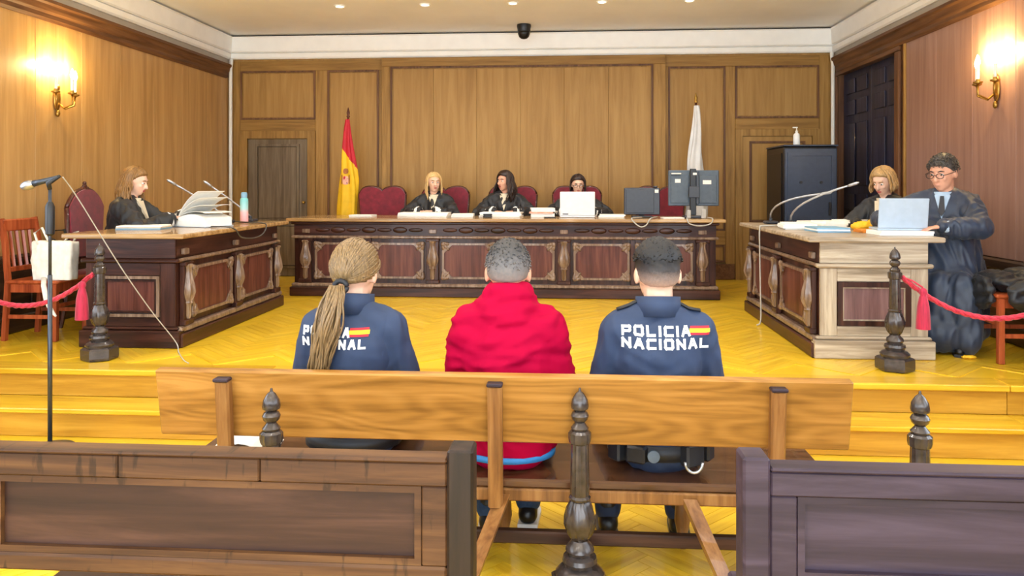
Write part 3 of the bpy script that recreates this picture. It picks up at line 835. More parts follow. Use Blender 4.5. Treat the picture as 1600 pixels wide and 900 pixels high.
# ================================================================== PEOPLE
def remeshed(mb, name, mat, voxel, smooth=4):
    me0 = mb.mesh('tmp_source', mat)
    o = bpy.data.objects.new('tmp_source', me0); COL.objects.link(o)
    r = o.modifiers.new('r', 'REMESH'); r.mode = 'VOXEL'; r.voxel_size = voxel; r.use_smooth_shade = True
    if smooth:
        s = o.modifiers.new('s', 'SMOOTH'); s.factor = .5; s.iterations = smooth
    dg = bpy.context.evaluated_depsgraph_get(); dg.update()
    me = bpy.data.meshes.new_from_object(o.evaluated_get(dg)); me.name = name
    bpy.data.objects.remove(o); bpy.data.meshes.remove(me0)
    me.materials.clear(); me.materials.append(MATS[mat])
    me.polygons.foreach_set('use_smooth', [True]*len(me.polygons))
    return me
def folds(me, amp, freq=(9, 9, 5), seed=0, ridged=True):
    off = Vector((seed*7.3, seed*3.1, seed*5.7)); nn = [v.normal.copy() for v in me.vertices]
    for v, n in zip(me.vertices, nn):
        p = Vector((v.co.x*freq[0], v.co.y*freq[1], v.co.z*freq[2]))+off
        q = p+Vector((noise.noise(p*.5), noise.noise(p*.5+Vector((9, 0, 0))), noise.noise(p*.5+Vector((0, 9, 0)))))*.9
        w = noise.noise(q)
        if ridged: w = (.35-abs(w))*1.6+noise.noise(q*2.1)*.45
        v.co += n*(w*amp)
    me.update()
def ik(s, w, l1, l2, hint):
    s, w = Vector(s), Vector(w); d = w-s; L = min(d.length, (l1+l2)*.995); dn = d.normalized()
    a = (l1*l1-l2*l2+L*L)/(2*L); h = math.sqrt(max(l1*l1-a*a, 0))
    hv = Vector(hint); hv = (hv-dn*hv.dot(dn)).normalized()
    return s+dn*a+hv*h, s+dn*L
class Fig:
    """seated figure facing local +Y; z=0 is the ground it stands on"""
    def __init__(f, seat, lean=0.0, k=1.0, yaw=0, pitch=0, roll=0, hands=None, feet=None, shw=.152, bulk=1.0, side=0.0, elbow=(1, -.3, -.9), hk=1.0):
        f.hk = hk
        f.k = k; h = seat; f.h = h; f.bulk = bulk
        up = lambda z: h+z*k
        f.pel = Vector((0, 0, up(.11))); f.wai = Vector((side*.3, lean*.35, up(.27))); f.che = Vector((side*.6, lean*.75, up(.43)))
        f.nb = Vector((side, lean, up(.59))); f.C = Vector((side*1.1, lean*1.18+.025, up(.765-.11*(hk-1))))
        f.R = (Matrix.Rotation(yaw, 3, 'Z') @ Matrix.Rotation(pitch, 3, 'X') @ Matrix.Rotation(roll, 3, 'Y'))
        f.sh = {s: Vector((side+s*shw*k, lean*.96-.005, up(.53))) for s in (-1, 1)}
        hands = hands or {s: (s*.09, .30, up(.20)) for s in (-1, 1)}
        f.el = {}; f.wr = {}
        for s in (-1, 1):
            e, w = ik(f.sh[s], hands[s], .285*k, .255*k, (elbow[0]*s, elbow[1], elbow[2])); f.el[s] = e; f.wr[s] = w
        feet = feet or {s: (s*.12, .34, 0) for s in (-1, 1)}
        f.hip = {s: Vector((s*.09*k, .02, up(.10))) for s in (-1, 1)}
        f.kn = {}; f.an = {}
        for s in (-1, 1):
            an = Vector(feet[s])+Vector((0, 0, .085))
            kk, an = ik(f.hip[s], an, .41*k, max(.40*k, .3), (s*.12, 1, .9)); f.kn[s] = kk; f.an[s] = Vector(feet[s])+Vector((0, 0, .085))
    def hd(f, p): return f.C+f.R @ (Vector(p)*f.k*f.hk)
    def body(f, mb, skinny=.94):
        k = f.k*skinny; b = f.bulk
        mb.ell(f.pel, (.165*k*b, .125*k*b, .12*k), None, 14, 10); mb.ell(f.wai, (.135*k*b, .10*k*b, .15*k), None, 14, 10); mb.ell(f.che, (.155*k*b, .108*k*b, .17*k), None, 14, 10)
        mb.cap(f.sh[-1]+Vector((.02, 0, .0)), f.sh[1]-Vector((.02, 0, 0)), .06*k)
        mb.cap(f.nb-Vector((0, 0, .05)), f.hd((0, -.015, -.06)), .058*k*f.hk, .055*k*f.hk)
        mb.cap(f.nb, f.sh[-1]*.6+f.nb*.4, .055*k, .05*k); mb.cap(f.nb, f.sh[1]*.6+f.nb*.4, .055*k, .05*k)
        for s in (-1, 1):
            mb.cap(f.sh[s], f.el[s], .05*k, .04*k); mb.cap(f.el[s], f.wr[s], .04*k, .027*k)
            mb.cap(f.hip[s], f.kn[s], .082*k, .056*k); mb.cap(f.kn[s], f.an[s], .054*k, .036*k)
            mb.cap(f.an[s]+Vector((0, -.02, -.045)), f.an[s]+Vector((0, .12, -.06)), .034, .026)
        f.head(mb); f.hands(mb)
    def head(f, mb):
        k = f.k*f.hk; R = f.R
        def E(c, r, n=16, m=12): mb.ell(f.hd(c), tuple(x*k for x in r), R, n, m)
        E((0, -.008, .018), (.075, .094, .095)); E((0, .022, -.035), (.060, .070, .075)); E((0, .052, -.085), (.030, .030, .026))
        E((0, .030, -.065), (.050, .056, .045))
        E((0, .074, .036), (.048, .016, .012)); E((-.033, .068, -.022), (.022, .018, .018)); E((.033, .068, -.022), (.022, .018, .018))
        mb.cap(f.hd((0, .086, .012)), f.hd((0, .108, -.028)), .009*k, .0135*k)
        E((0, .100, -.031), (.017, .010, .009), 10, 8)
        E((0, .080, -.060), (.026, .014, .014), 10, 8)
        for s in (-1, 1): E((s*.077, -.008, -.012), (.010, .020, .031), 10, 8)
    def hands(f, mb):
        for s in (-1, 1): f.hand(mb, s)
    def hand(f, mb, s, curl=None):
        k = f.k; w = f.wr[s]; fw = (w-f.el[s]).normalized()
        curl = f.curl if hasattr(f, 'curl') else .5
        dn = Vector((0, 0, -1)); dn = (dn-fw*dn.dot(fw)); dn = dn.normalized() if dn.length > .1 else Vector((0, 1, 0))
        sd = fw.cross(dn).normalized()          # towards the thumb side
        if (sd.x*s) > 0: sd = -sd
        fw2 = (fw+dn*.15).normalized()
        base = w+fw*.02*k
        for q in (-.024, -.008, .008, .024):
            mb.cap(base+sd*q*.7*k, base+(fw2*.075+sd*q)*k, .013*k, .0105*k, 8)
        for i, (q, ln) in enumerate(((.030, .068), (.010, .078), (-.010, .072), (-.029, .056))):
            b0 = base+(fw2*.078+sd*q)*k
            d1 = (fw2*math.cos(curl)+dn*math.sin(curl)+sd*q*1.5).normalized(); d2 = (fw2*math.cos(curl*2.1)+dn*math.sin(curl*2.1)).normalized()
            m_ = b0+d1*ln*.52*k; mb.cap(b0, m_, .0095*k, .0085*k, 8); mb.cap(m_, m_+d2*ln*.48*k, .0085*k, .007*k, 8)
        t0 = base+(fw*.012+sd*.026)*k; t1 = t0+(fw*.034+sd*.03+dn*.014)*k
        mb.cap(t0, t1, .0125*k, .0105*k, 8); mb.cap(t1, t1+(fw*.032+sd*.004+dn*.01)*k, .0105*k, .0085*k, 8)
    def jacket(f, mb, inf=.02, cuff=.0, b=None):
        k = f.k; b = b or f.bulk
        mb.ell(f.pel, (.165*k*b+inf, .125*k*b+inf, .125*k+inf*.4), None, 16, 12); mb.ell(f.wai, (.14*k*b+inf, .105*k*b+inf, .16*k+inf), None, 16, 12); mb.ell(f.che, (.16*k*b+inf, .112*k*b+inf, .175*k+inf*.5), None, 16, 12)
        mb.cap(f.sh[-1]+Vector((.02, 0, 0)), f.sh[1]-Vector((.02, 0, 0)), .058*k+inf)
        for s in (-1, 1):
            mb.cap(f.nb+Vector((s*.03, -.01, .0)), f.sh[s], .052*k+inf*.6, .054*k+inf*.9)
            mb.cap(f.sh[s], f.el[s], .053*k+inf, .044*k+inf); mb.cap(f.el[s], f.wr[s]-(f.wr[s]-f.el[s]).normalized()*(.012+cuff), .044*k+inf, .033*k+inf*.8)
    def legs(f, mb, inf=.014):
        k = f.k
        mb.ell(f.pel-Vector((0, 0, .01)), (.165*k+inf, .125*k+inf, .105*k+inf*.2), None, 14, 10)
        for s in (-1, 1):
            mb.cap(f.hip[s], f.kn[s], .082*k+inf*.6, .058*k+inf); mb.cap(f.kn[s], f.an[s]+Vector((0, 0, .02)), .056*k+inf, .045*k+inf)
def lathe_strip(rings):
    """collar band from rings of points"""
    mb = MB(); n = len(rings[0])
    for r in rings: mb.v += [tuple(p) for p in r]
    for i in range(len(rings)-1):
        for j in range(n):
            mb.f.append((i*n+j, i*n+(j+1) % n, (i+1)*n+(j+1) % n, (i+1)*n+j)); mb.m.append(0)
    return mb
def ring(c, rx, ry, n=20, tilt=0, R=None):
    out = []
    for j in range(n):
        a = 2*PI*j/n; p = Vector((rx*math.cos(a), ry*math.sin(a), math.sin(a)*tilt))
        out.append(Vector(c)+(R @ p if R else p))
    return out
def band(mb, c0, c1, rx, ry, th, n=20, tilt=0, R=None, flare=1.0):
    """closed tubular band (collar, belt, cuff) between two centres"""
    rs = [ring(c0, rx, ry, n, tilt, R), ring(c1, rx*flare, ry*flare, n, tilt, R), ring(c1, rx*flare-th, ry*flare-th, n, tilt, R), ring(c0, rx-th, ry-th, n, tilt, R)]
    o = len(mb.v)
    for r in rs: mb.v += [tuple(p) for p in r]
    for i in range(4):
        for j in range(n):
            mb.f.append((o+i*n+j, o+i*n+(j+1) % n, o+((i+1) % 4)*n+(j+1) % n, o+((i+1) % 4)*n+j)); mb.m.append(0)
    return mb
def limit_default(y):
    pts = ((-1, -.52), (-.5, -.45), (-.1, -.28), (.15, -.12), (.35, .12), (.6, .38), (.85, .52), (1.01, .58))
    for (a, u), (b, v) in zip(pts, pts[1:]):
        if y <= b: return u+(v-u)*(y-a)/(b-a)
    return .58
def hair_cap(f, thick, limit=limit_default, rough=.003, seed=1, top=0.0, n=48, m=32, soft=.14, extra=None):
    """hair grown as a shell over the skull"""
    mb = MB(); k = f.k; vs = []
    for j in range(m+1):
        t = PI*j/m
        for i in range(n):
            a = 2*PI*i/n
            d = Vector((math.sin(t)*math.cos(a), math.sin(t)*math.sin(a), math.cos(t)))
            q = min(1, max(0, (d.z-limit(d.y))/soft)); q = q*q*(3-2*q)
            th = -.014+(thick+.014)*q+(top*max(0, d.z)**2)*q
            if extra: th += extra(d)*q
            th += noise.noise(d*9+Vector((seed, 0, 0)))*rough*q+noise.noise(d*22+Vector((seed*3, 5, 0)))*rough*.7*q
            p = Vector((d.x*(.0755+th), -.008+d.y*(.0945+th), .018+d.z*(.0955+th)))
            vs.append(f.hd(p))
    fs = []
    for j in range(m):
        for i in range(n): fs.append((j*n+i, (j+1)*n+i, (j+1)*n+(i+1) % n, j*n+(i+1) % n))
    return mb.add(vs, fs)
def short_strands(f, mb, n, zmin, length, lift, comb=(0, .5, -.2), seed=1, r=.0028, ymax=.75):
    rr = random.Random(seed); comb = Vector(comb); cnt = 0
    while cnt < n:
        dv = Vector((rr.gauss(0, 1), rr.gauss(0, 1), rr.gauss(0, 1))).normalized()
        if dv.z < zmin+rr.uniform(-.08, .12) or dv.y > ymax: continue
        if dv.y > .35 and dv.z < .35: continue
        cnt += 1; pts = []; lf = lift*rr.uniform(.7, 1.2)
        cd = comb+Vector((rr.uniform(-.2, .2), rr.uniform(-.2, .2), rr.uniform(-.15, .15)))
        for j in range(4):
            q = (dv+cd*(length/.095)*(j/3)*.6).normalized(); h_ = lf*(.35+.65*math.sin(PI*(.15+.7*j/3)))
            pts.append(f.hd((q.x*(.0755+h_), -.008+q.y*(.0945+h_), .018+q.z*(.0955+h_))))
        mb.tube(pts, [r*f.k, r*f.k, r*f.k, r*.4*f.k], 4)
    return mb
def strands(f, mb, az_ranges, count, length, r0=.011, flare=.03, wave=.012, part_x=.0, seed=2, base=.014, fwd=0.0, endtaper=.35, front=.0):
    rnd = random.Random(seed); k = f.k
    for i in range(count):
        lo, hi = az_ranges[i % len(az_ranges)]
        az = math.radians(rnd.uniform(lo, hi))            # 90 = face, -90 = back of the head
        L = length*rnd.uniform(.82, 1.06); off = base*rnd.uniform(.6, 1.5)
        pts = []; rs = []
        for j in range(6):                                   # over the skull
            t = .12+(PI/2+.15-.12)*j/5
            d = Vector((math.sin(t)*math.cos(az), math.sin(t)*math.sin(az), math.cos(t)))
            p = Vector((d.x*(.0755+off), -.008+d.y*(.0945+off), .018+d.z*(.0955+off*.8)))
            if j == 0: p.x += part_x
            pts.append(f.hd(p)); rs.append(r0*(.8 if j == 0 else 1)*k)
        e = pts[-1]; od = Vector((e.x-f.C.x, e.y-f.C.y, 0)).normalized()
        ph = rnd.uniform(0, 6.28); nst = 8
        for j in range(1, nst+1):
            u = j/nst
            w = wave*math.sin(ph+u*7)*min(1, u*3)
            p = e+Vector((0, 0, -L*u))+od*(flare*math.sin(u*PI*.75)-.012*u)+Vector((-od.y, od.x, 0))*w+Vector((0, fwd*u, 0))
            pts.append(p); rs.append(r0*(1-(1-endtaper)*u**2)*k)
        mb.tube(pts, rs, 5, .6)
    return mb
def face(f, o, brow='eye_dark', lipmat='lips', glasses=False, lip=1.0):
    for s in (-1, 1):
        ey = MB().ell(f.hd((s*.031, .076, .006)), (.0125*f.k, .0105*f.k, .0075*f.k), f.R, 10, 8)
        e = part('eye', ey, 'eye_white', o, True); part('iris', MB().ell(f.hd((s*.031, .0855, .006)), .0055*f.k, None, 8, 6), 'eye_dark', e, True)
        part('eyebrow', MB().tube([f.hd((s*.014, .0905, .026)), f.hd((s*.032, .089, .032)), f.hd((s*.05, .077, .026))], [.003*f.k, .0045*f.k, .002*f.k], 6), brow, o, True)
    part('lips', MB().ell(f.hd((0, .0925, -.056)), (.022*f.k, .006*f.k, .0045*f.k*lip), f.R, 10, 6).ell(f.hd((0, .0925, -.058-.006*lip)), (.019*f.k, .006*f.k, .005*f.k*lip), f.R, 10, 6), lipmat, o, True)
    if glasses:
        g = MB()
        for s in (-1, 1):
            c = [f.hd((s*.033+.024*math.cos(a), .108, .004+.017*math.sin(a))) for a in [2*PI*j/14 for j in range(15)]]
            g.tube(c, .0026*f.k, 5)
            g.tube([f.hd((s*.057, .107, .008)), f.hd((s*.078, .07, .01)), f.hd((s*.083, -.005, .006))], .0024*f.k, 5)
        g.tube([f.hd((-.010, .108, .006)), f.hd((0, .113, .009)), f.hd((.010, .108, .006))], .0026*f.k, 5)
        part('glasses', g, 'glasses_frame', o, True)
def person(f, label, loc, rz, skin='skin', voxel=.0075):
    mb = MB(); f.body(mb)
    me = remeshed(mb, 'person', skin, voxel, 3)
    o = link('person', me, None, loc, rz)
    return tag(o, label, 'person')
def wear(name, mb, mat, o, voxel=.011, smooth=5, fold=.006, freq=(9, 9, 5), seed=1, label=None):
    me = remeshed(mb, name, mat, voxel, smooth)
    if fold: folds(me, fold, freq, seed)
    c = link(name, me, o)
    if label: c['label'] = label
    return c
def shoes(f, o, mat, sole=None):
    for s in (-1, 1):
        a = f.an[s]; b = MB()
        b.cap(a+Vector((0, -.03, -.035)), a+Vector((0, .03, -.02)), .046, .044); b.cap(a+Vector((0, .02, -.04)), a+Vector((s*.01, .15, -.05)), .043, .033)
        b.cap(a+Vector((0, 0, -.02)), a+Vector((0, -.01, .05)), .046, .048)
        bot = a.z-.085
        me = remeshed(b, 'shoe', mat, .008, 3)
        for v in me.vertices: v.co.z = max(v.co.z, bot+.012)
        sh = link('shoe', me, o)
        so = MB().prism([(a.x-.045, a.y-.07), (a.x+.045, a.y-.07), (a.x+s*.01+.047, a.y+.1), (a.x+s*.01+.03, a.y+.18), (a.x+s*.01-.03, a.y+.18), (a.x+s*.01-.047, a.y+.1)], bot, bot+.02, 'XY')
        part('sole', so, sole or mat, sh)
# ---- lettering: wide squared capitals made of strokes
GLY = {'P': [[(0, 0), (0, 1), (.9, 1), (1, .9), (1, .5), (.9, .4), (0, .4)]], 'O': [[(.12, 0), (.88, 0), (1, .15), (1, .85), (.88, 1), (.12, 1), (0, .85), (0, .15), (.12, 0)]],
       'L': [[(0, 1), (0, 0), (.95, 0)]], 'I': [[(0, 0), (0, 1)]], 'C': [[(1, 1), (.12, 1), (0, .85), (0, .15), (.12, 0), (1, 0)]],
       'A': [[(0, 0), (.42, 1), (.58, 1), (1, 0)], [(.2, .34), (.8, .34)]], 'N': [[(0, 0), (0, 1), (1, 0), (1, 1)]]}
def lettering(o, garments, lines, flag):
    """lines: (text, x0, x1, z0, z1) in figure space; laid on the back of the garment"""
    bvs = [BVHTree.FromPolygons([v.co for v in g.data.vertices], [p.vertices for p in g.data.polygons]) for g in garments]
    def onto(x, z, lift):
        hs = [b_.ray_cast(Vector((x, -1, z)), Vector((0, 1, 0)))[0] for b_ in bvs]
        ys = [h_.y for h_ in hs if h_]
        return Vector((x, (min(ys) if ys else -.1)-lift, z))
    def quadstrip(mb, a, b, th, lift):
        a, b = Vector(a), Vector(b); d = (b-a); L = d.length; d /= L; nrm = Vector((-d.y, d.x))
        a = a-d*th*.5; L += th; ns = max(2, int(L/.008)); vs = []; fs = []
        for i in range(ns+1):
            for w in (-.5, 0, .5):
                q = a+d*(L*i/ns)+nrm*th*w; vs.append(onto(q.x, q.y, lift))
        for i in range(ns):
            for w in range(2): fs.append((i*3+w, i*3+w+1, (i+1)*3+w+1, (i+1)*3+w))
        mb.add(vs, fs)
    for (txt, x0, x1, z0, z1) in lines:
        wid = [.28 if c == 'I' else 1.0 for c in txt]; gapw = .26
        tot = sum(wid)+gapw*(len(txt)-1); u = (x1-x0)/tot; x = x0; th = (z1-z0)*.25
        for c, w in zip(txt, wid):
            mb = MB()
            for st_ in GLY[c]:
                for p, q in zip(st_, st_[1:]):
                    ww = (w*u-th) if c != 'I' else 0
                    ox = x+th/2 if c != 'I' else x+w*u/2
                    quadstrip(mb, (ox+p[0]*ww, z0+th/2+p[1]*(z1-z0-th)), (ox+q[0]*ww, z0+th/2+q[1]*(z1-z0-th)), th, .0035)
            part('letter', mb, 'letter_white', o)
            x += (w+gapw)*u
    x0, x1, z0, z1 = flag
    for (a, b, mt) in ((0, .27, 'flag_red'), (.27, .73, 'flag_yellow'), (.73, 1, 'flag_red')):
        mb = MB(); quadstrip(mb, (x0, z0+(z1-z0)*(a+b)/2), (x1, z0+(z1-z0)*(a+b)/2), (z1-z0)*(b-a), .0036)
        part('flag_patch', mb, mt, o)

SEAT = .40
# ---- policewoman with the ponytail
f = Fig(SEAT, .0, 1.03, yaw=-.12, pitch=-.05, shw=.150, hk=1.1, feet={s: (s*.13, .27, 0) for s in (-1, 1)}, hands={s: (s*.10, .27, .60) for s in (-1, 1)}, side=.0, elbow=(.55, -.35, -.9))
o = person(f, 'person with long ponytail in navy police jacket on the bench', (-.895, 3.19, .006), 0, 'skin_pale')
jk = MB(); f.jacket(jk, .022); j = wear('jacket', jk, 'police_navy', o, fold=.010, freq=(11, 11, 8), seed=3)
part('collar', band(MB(), f.nb+Vector((0, -.005, -.005)), f.nb+Vector((0, .0, .08)), .086, .088, .014, 20, -.012), 'police_navy', o, True)
vs_ = MB(); vs_.ell(f.wai, (.178, .146, .20), None, 16, 12); vs_.ell(f.che, (.182, .150, .20), None, 16, 12)
for s in (-1, 1): vs_.cap(f.nb+Vector((s*.055, -.012, -.02)), f.sh[s].lerp(f.nb, .22)+Vector((0, -.012, -.005)), .078, .074)
j2 = wear('vest', vs_, 'police_navy', o, fold=.006, freq=(9, 9, 8), seed=4)
tr = MB(); f.legs(tr); wear('trousers', tr, 'police_navy', o, fold=.004, seed=5); shoes(f, o, 'shoe_black')
part('belt', band(MB(), f.pel+Vector((0, 0, -.045)), f.pel+Vector((0, 0, .01)), .202, .165, .03, 28), 'police_dark', o, True)
full = lambda y: limit_default(y) if y > .2 else limit_default(y)-.16
cp = hair_cap(f, .013, full, .004, 4)
tie = f.hd((-.005, -.118, -.045))
rnd = random.Random(5)
for i in range(130):                                # combed back to the tie
    az = math.radians(rnd.uniform(-200, 20)); t0 = rnd.uniform(.05, 1.5)
    pts = []; start = Vector((math.sin(t0)*math.cos(az), math.sin(t0)*math.sin(az)+.35, math.cos(t0))).normalized()
    end = Vector((-.04, -1, -.42)).normalized()
    for j_ in range(8):
        d = start.lerp(end, j_/7).normalized(); r = .015-.004*(j_/7)
        pts.append(f.hd((d.x*(.0755+r), -.008+d.y*(.0945+r), .018+d.z*(.0955+r))))
    cp.tube(pts, [.0045]*7+[.003], 4, .7)
hr = part('hair', cp, 'hair_ponytail', o, True)
pt = MB()
path = lambda u: tie+Vector((-.012-.075*u**1.2, -.02-.05*math.sin(min(1, u*2.2)*PI*.5)+.01*u, .005-.385*u))
wid = lambda u: .018+.038*math.sin(min(1, u*1.5+.12)*PI*.62)*(1-.55*max(0, u-.45)/.55)
for i in range(90):
    a = rnd.uniform(0, 2*PI); q = math.sqrt(rnd.random()); ph = rnd.uniform(0, 6); e = rnd.uniform(.82, 1.02)
    pts = [path(u*e)+Vector((math.cos(a)*q*wid(u*e)+.008*math.sin(ph+u*8), math.sin(a)*q*wid(u*e)*.6, 0)) for u in [k_/11 for k_ in range(12)]]
    pt.tube(pts, [.006]*10+[.005, .002], 4, .7)
part('ponytail', pt, 'hair_ponytail', hr, True)
part('hair_tie', MB().tube([tie+Vector((math.cos(a)*.026, -.012, math.sin(a)*.024)) for a in [2*PI*k_/12 for k_ in range(13)]], .011, 6), 'police_dark', hr, True)
lettering(o, (j, j2), (('POLICIA', -.195, .018, .927, .966), ('NACIONAL', -.198, .085, .882, .920)), (.022, .086, .930, .964))
face(f, o, 'hair_ponytail')
# ---- man in the red jacket
f = Fig(SEAT, .01, 1.04, yaw=.03, pitch=-.12, shw=.146, hk=1.1, bulk=1.0, feet={-1: (-.10, .24, 0), 1: (.07, .33, 0)}, hands={s: (s*.09, .30, .60) for s in (-1, 1)}, elbow=(.55, -.35, -.9))
o = person(f, 'person with cropped grey hair in bright red jacket on the bench', (-.245, 3.19, .006), 0)
jk = MB(); f.jacket(jk, .036)
for a in range(12):                                  # rolled hood and high collar
    t = 2*PI*a/12
    jk.ell(f.nb+Vector((math.cos(t)*.082, -.006+math.sin(t)*.078, .015+.012*math.sin(t))), (.055, .05, .06), None, 10, 8)
    jk.ell(f.nb+Vector((math.cos(t)*.07, -.002+math.sin(t)*.07, .085)), (.036, .036, .045), None, 10, 8)
j = wear('jacket', jk, 'jacket_red', o, fold=.019, freq=(7, 7, 15), seed=8)
part('jacket_hem', band(MB(), f.pel+Vector((0, 0, -.075)), f.pel+Vector((0, 0, -.052)), .20, .163, .03, 28), 'hem_blue', o, True)
tr = MB(); f.legs(tr); wear('trousers', tr, 'denim', o, fold=.004, seed=2); shoes(f, o, 'shoe_black', 'shoe_white')
part('hair', short_strands(f, hair_cap(f, .004, lambda y: limit_default(y)-.3 if y < -.1 else limit_default(y)-.14, .002, 9, .004, 64, 44, .25), 380, -.1, .018, .009, (0, .3, -.4), 8), 'hair_grey_crop', o, True)
face(f, o, 'hair_dark', 'crest_pink', False, .5)
# ---- policeman
f = Fig(SEAT, .0, 1.04, yaw=.10, pitch=-.04, shw=.152, hk=1.1, feet={-1: (-.19, .26, 0), 1: (.12, .26, 0)}, hands={s: (s*.10, .29, .60) for s in (-1, 1)}, elbow=(.55, -.3, -.9))
o = person(f, 'person with dark short haircut in navy police jacket on the bench', (.375, 3.19, .006), 0, 'skin_pale')
jk = MB(); f.jacket(jk, .024); j = wear('jacket', jk, 'police_navy', o, fold=.009, freq=(10, 10, 9), seed=11)
part('collar', band(MB(), f.nb+Vector((0, -.008, -.005)), f.nb+Vector((0, .0, .075)), .092, .092, .014, 20, -.012), 'police_navy', o, True)
bvj = BVHTree.FromPolygons([v.co for v in j.data.vertices], [p.vertices for p in j.data.polygons])
for s in (-1, 1):
    pts = []
    for u in (0, .25, .5, .75, 1):
        p = f.nb.lerp(f.sh[s], .45+.62*u); hit = bvj.ray_cast(Vector((p.x, p.y-.005, 2)), Vector((0, 0, -1)))
        pts.append((hit[0] if hit[0] else p)+Vector((0, 0, .004)))
    part('epaulette', MB().tube(pts, .022, 6, .3, up=(0, 0, 1)), 'police_dark', o, True)
tr = MB(); f.legs(tr); wear('trousers', tr, 'police_navy', o, fold=.004, seed=6); shoes(f, o, 'shoe_black')
bt = part('belt', band(MB(), f.pel+Vector((0, 0, -.05)), f.pel+Vector((0, 0, .008)), .207, .168, .03, 28), 'police_dark', o, True)
def on_belt(a): return f.pel+Vector((math.cos(a)*.215, math.sin(a)*.175, -.02))
for (a, w, h_, mt, nm) in ((-2.5, .035, .07, 'police_dark', 'pouch'), (-2.05, .04, .055, 'leather_black', 'pouch'), (-1.0, .045, .075, 'police_dark', 'pouch'), (-.6, .03, .06, 'leather_black', 'radio')):
    c = on_belt(a); mb = MB().box(-w, w, -.025, .025, -h_*.6, h_*.6, .008); mb.xf(Matrix.Translation(c) @ Matrix.Rotation(a+PI/2, 4, 'Z'))
    part(nm, mb, mt, bt)
c = on_belt(-1.75); part('badge_disc', MB().lathe([(.005, -.006), (.024, -.006), (.024, .006), (.005, .008)], n=14).xf(Matrix.Translation(c+Vector((0, -.012, 0))) @ Matrix.Rotation(PI/2, 4, 'X')), 'monitor_grey', bt, 40)
c = on_belt(-1.0)+Vector((0, -.035, -.02)); part('handcuff', MB().tube([c+Vector((math.cos(a)*.033, 0, math.sin(a)*.04)) for a in [PI+PI*k_/10 for k_ in range(11)]], .006, 6), 'steel', bt, True)
lettering(o, (j,), (('POLICIA', -.155, .118, .945, .986), ('NACIONAL', -.155, .192, .897, .938)), (.122, .190, .950, .984))
def fadelim(y): return limit_default(y)-.34 if y < -.1 else limit_default(y)-.16
def tall(dr): q = min(1, max(0, (dr.z-.05)/.5)); return .014*q*q*(3-2*q)
part('hair', short_strands(f, hair_cap(f, .003, fadelim, .003, 13, 0, 64, 44, .2, tall), 520, .24, .04, .016, (.2, .55, -.1), 3, .0024), 'hair_fade', o, True)
face(f, o, 'hair_dark', 'crest_pink', False, .5)

# ---- judges and lawyers in robes
def robed(f, o, mat='robe_black', skirt=True, column=False, sl=.07, inf=.034, seed=1, cuffs=None, shirt='shirt_pale', vneck=True):
    rb = MB(); f.jacket(rb, inf)
    for s in (-1, 1):                                 # wide sleeves
        d = (f.wr[s]-f.el[s]); rb.cap(f.el[s]+Vector((0, 0, -.02)), f.el[s]+d*.72+Vector((0, 0, -.03)), sl, sl+.002)
        rb.cap(f.sh[s], f.el[s], sl+.008, sl)
    if skirt:
        for s in (-1, 1):
            rb.cap(f.hip[s], f.kn[s], .115, .095); rb.cap(f.kn[s]+Vector((s*.01, 0, -.02)), Vector((f.kn[s].x+s*.03, f.kn[s].y+.01, .12)), .095, .11)
        rb.cap((f.kn[-1]+f.kn[1])/2, Vector((0, f.kn[1].y, .13)), .09, .10)
        rb.ell(f.pel, (.22, .18, .14), None, 14, 10)
        for s in (-1, 1): rb.cap((s*.19, -.02, f.h+.10), (s*.215, .06, .14), .07, .085)
    if column:                                        # long robe falling straight to the floor
        for s in (-1, 1):
            rb.cap((s*.10, .05, f.h+.30), (s*.13, .13, .16), .13, .15); rb.cap((s*.08, .17, f.h+.34), (s*.11, .37, .16), .12, .15); rb.cap((s*.03, .20, f.h+.30), (s*.04, .42, .15), .11, .14)
            rb.cap((s*.12, .0, f.h+.2), (s*.15, .05, .16), .12, .14)
    g = wear('robe', rb, mat, o, .013, 4, .020, (13, 13, 5), seed)
    if cuffs:
        for s in (-1, 1):
            d = (f.wr[s]-f.el[s]).normalized()
            cm = MB(); cm.tube([f.wr[s]-d*.10, f.wr[s]-d*.05, f.wr[s]+d*.005], [.056, .06, .064] if cuffs == 'lace_white' else [.05, .048, .042], 14)
            c = wear('lace_cuff', cm, cuffs, o, .006, 2, .006, (40, 40, 40), seed)
    if vneck:
        vm = MB().prism([(-.052, .02), (0, -.17), (.052, .02)], 0, .02)
        ch = f.nb+Vector((0, .075, -.02)); vm.xf(Matrix.Translation(ch+Vector((0, .0, .0))) @ Matrix.Rotation(math.radians(24), 4, 'X'))
        part('shirt_front', vm, shirt, o)
    part('shirt_collar', band(MB(), f.nb+Vector((0, 0, -.03)), f.nb+Vector((0, .012, .03)), .07, .074, .012, 18, .0), shirt, o, True)
    return g
JS = .47
jz = P+.006
# blonde judge
f = Fig(JS, .04, .98, yaw=.38, pitch=-.05, hands={-1: (-.05, .34, .88), 1: (.12, .36, .88)}, elbow=(1.3, -.2, -.6))
f.curl = .55
o = person(f, 'blonde person in black robe with white lace cuffs at the judges desk', (-1.585, 9.19, jz), PI, 'skin_pale', .009)
robed(f, o, seed=21, cuffs='lace_white')
hb = hair_cap(f, .014, limit_default, .004, 2); strands(f, hb, ((-210, -10),), 80, .17, .011, .02, .01, .012, 3); strands(f, hb, ((-5, 22), (158, 185)), 30, .20, .011, .012, .008, .012, 4)
part('hair', hb, 'hair_blonde', o, True); face(f, o, 'hair_ash')
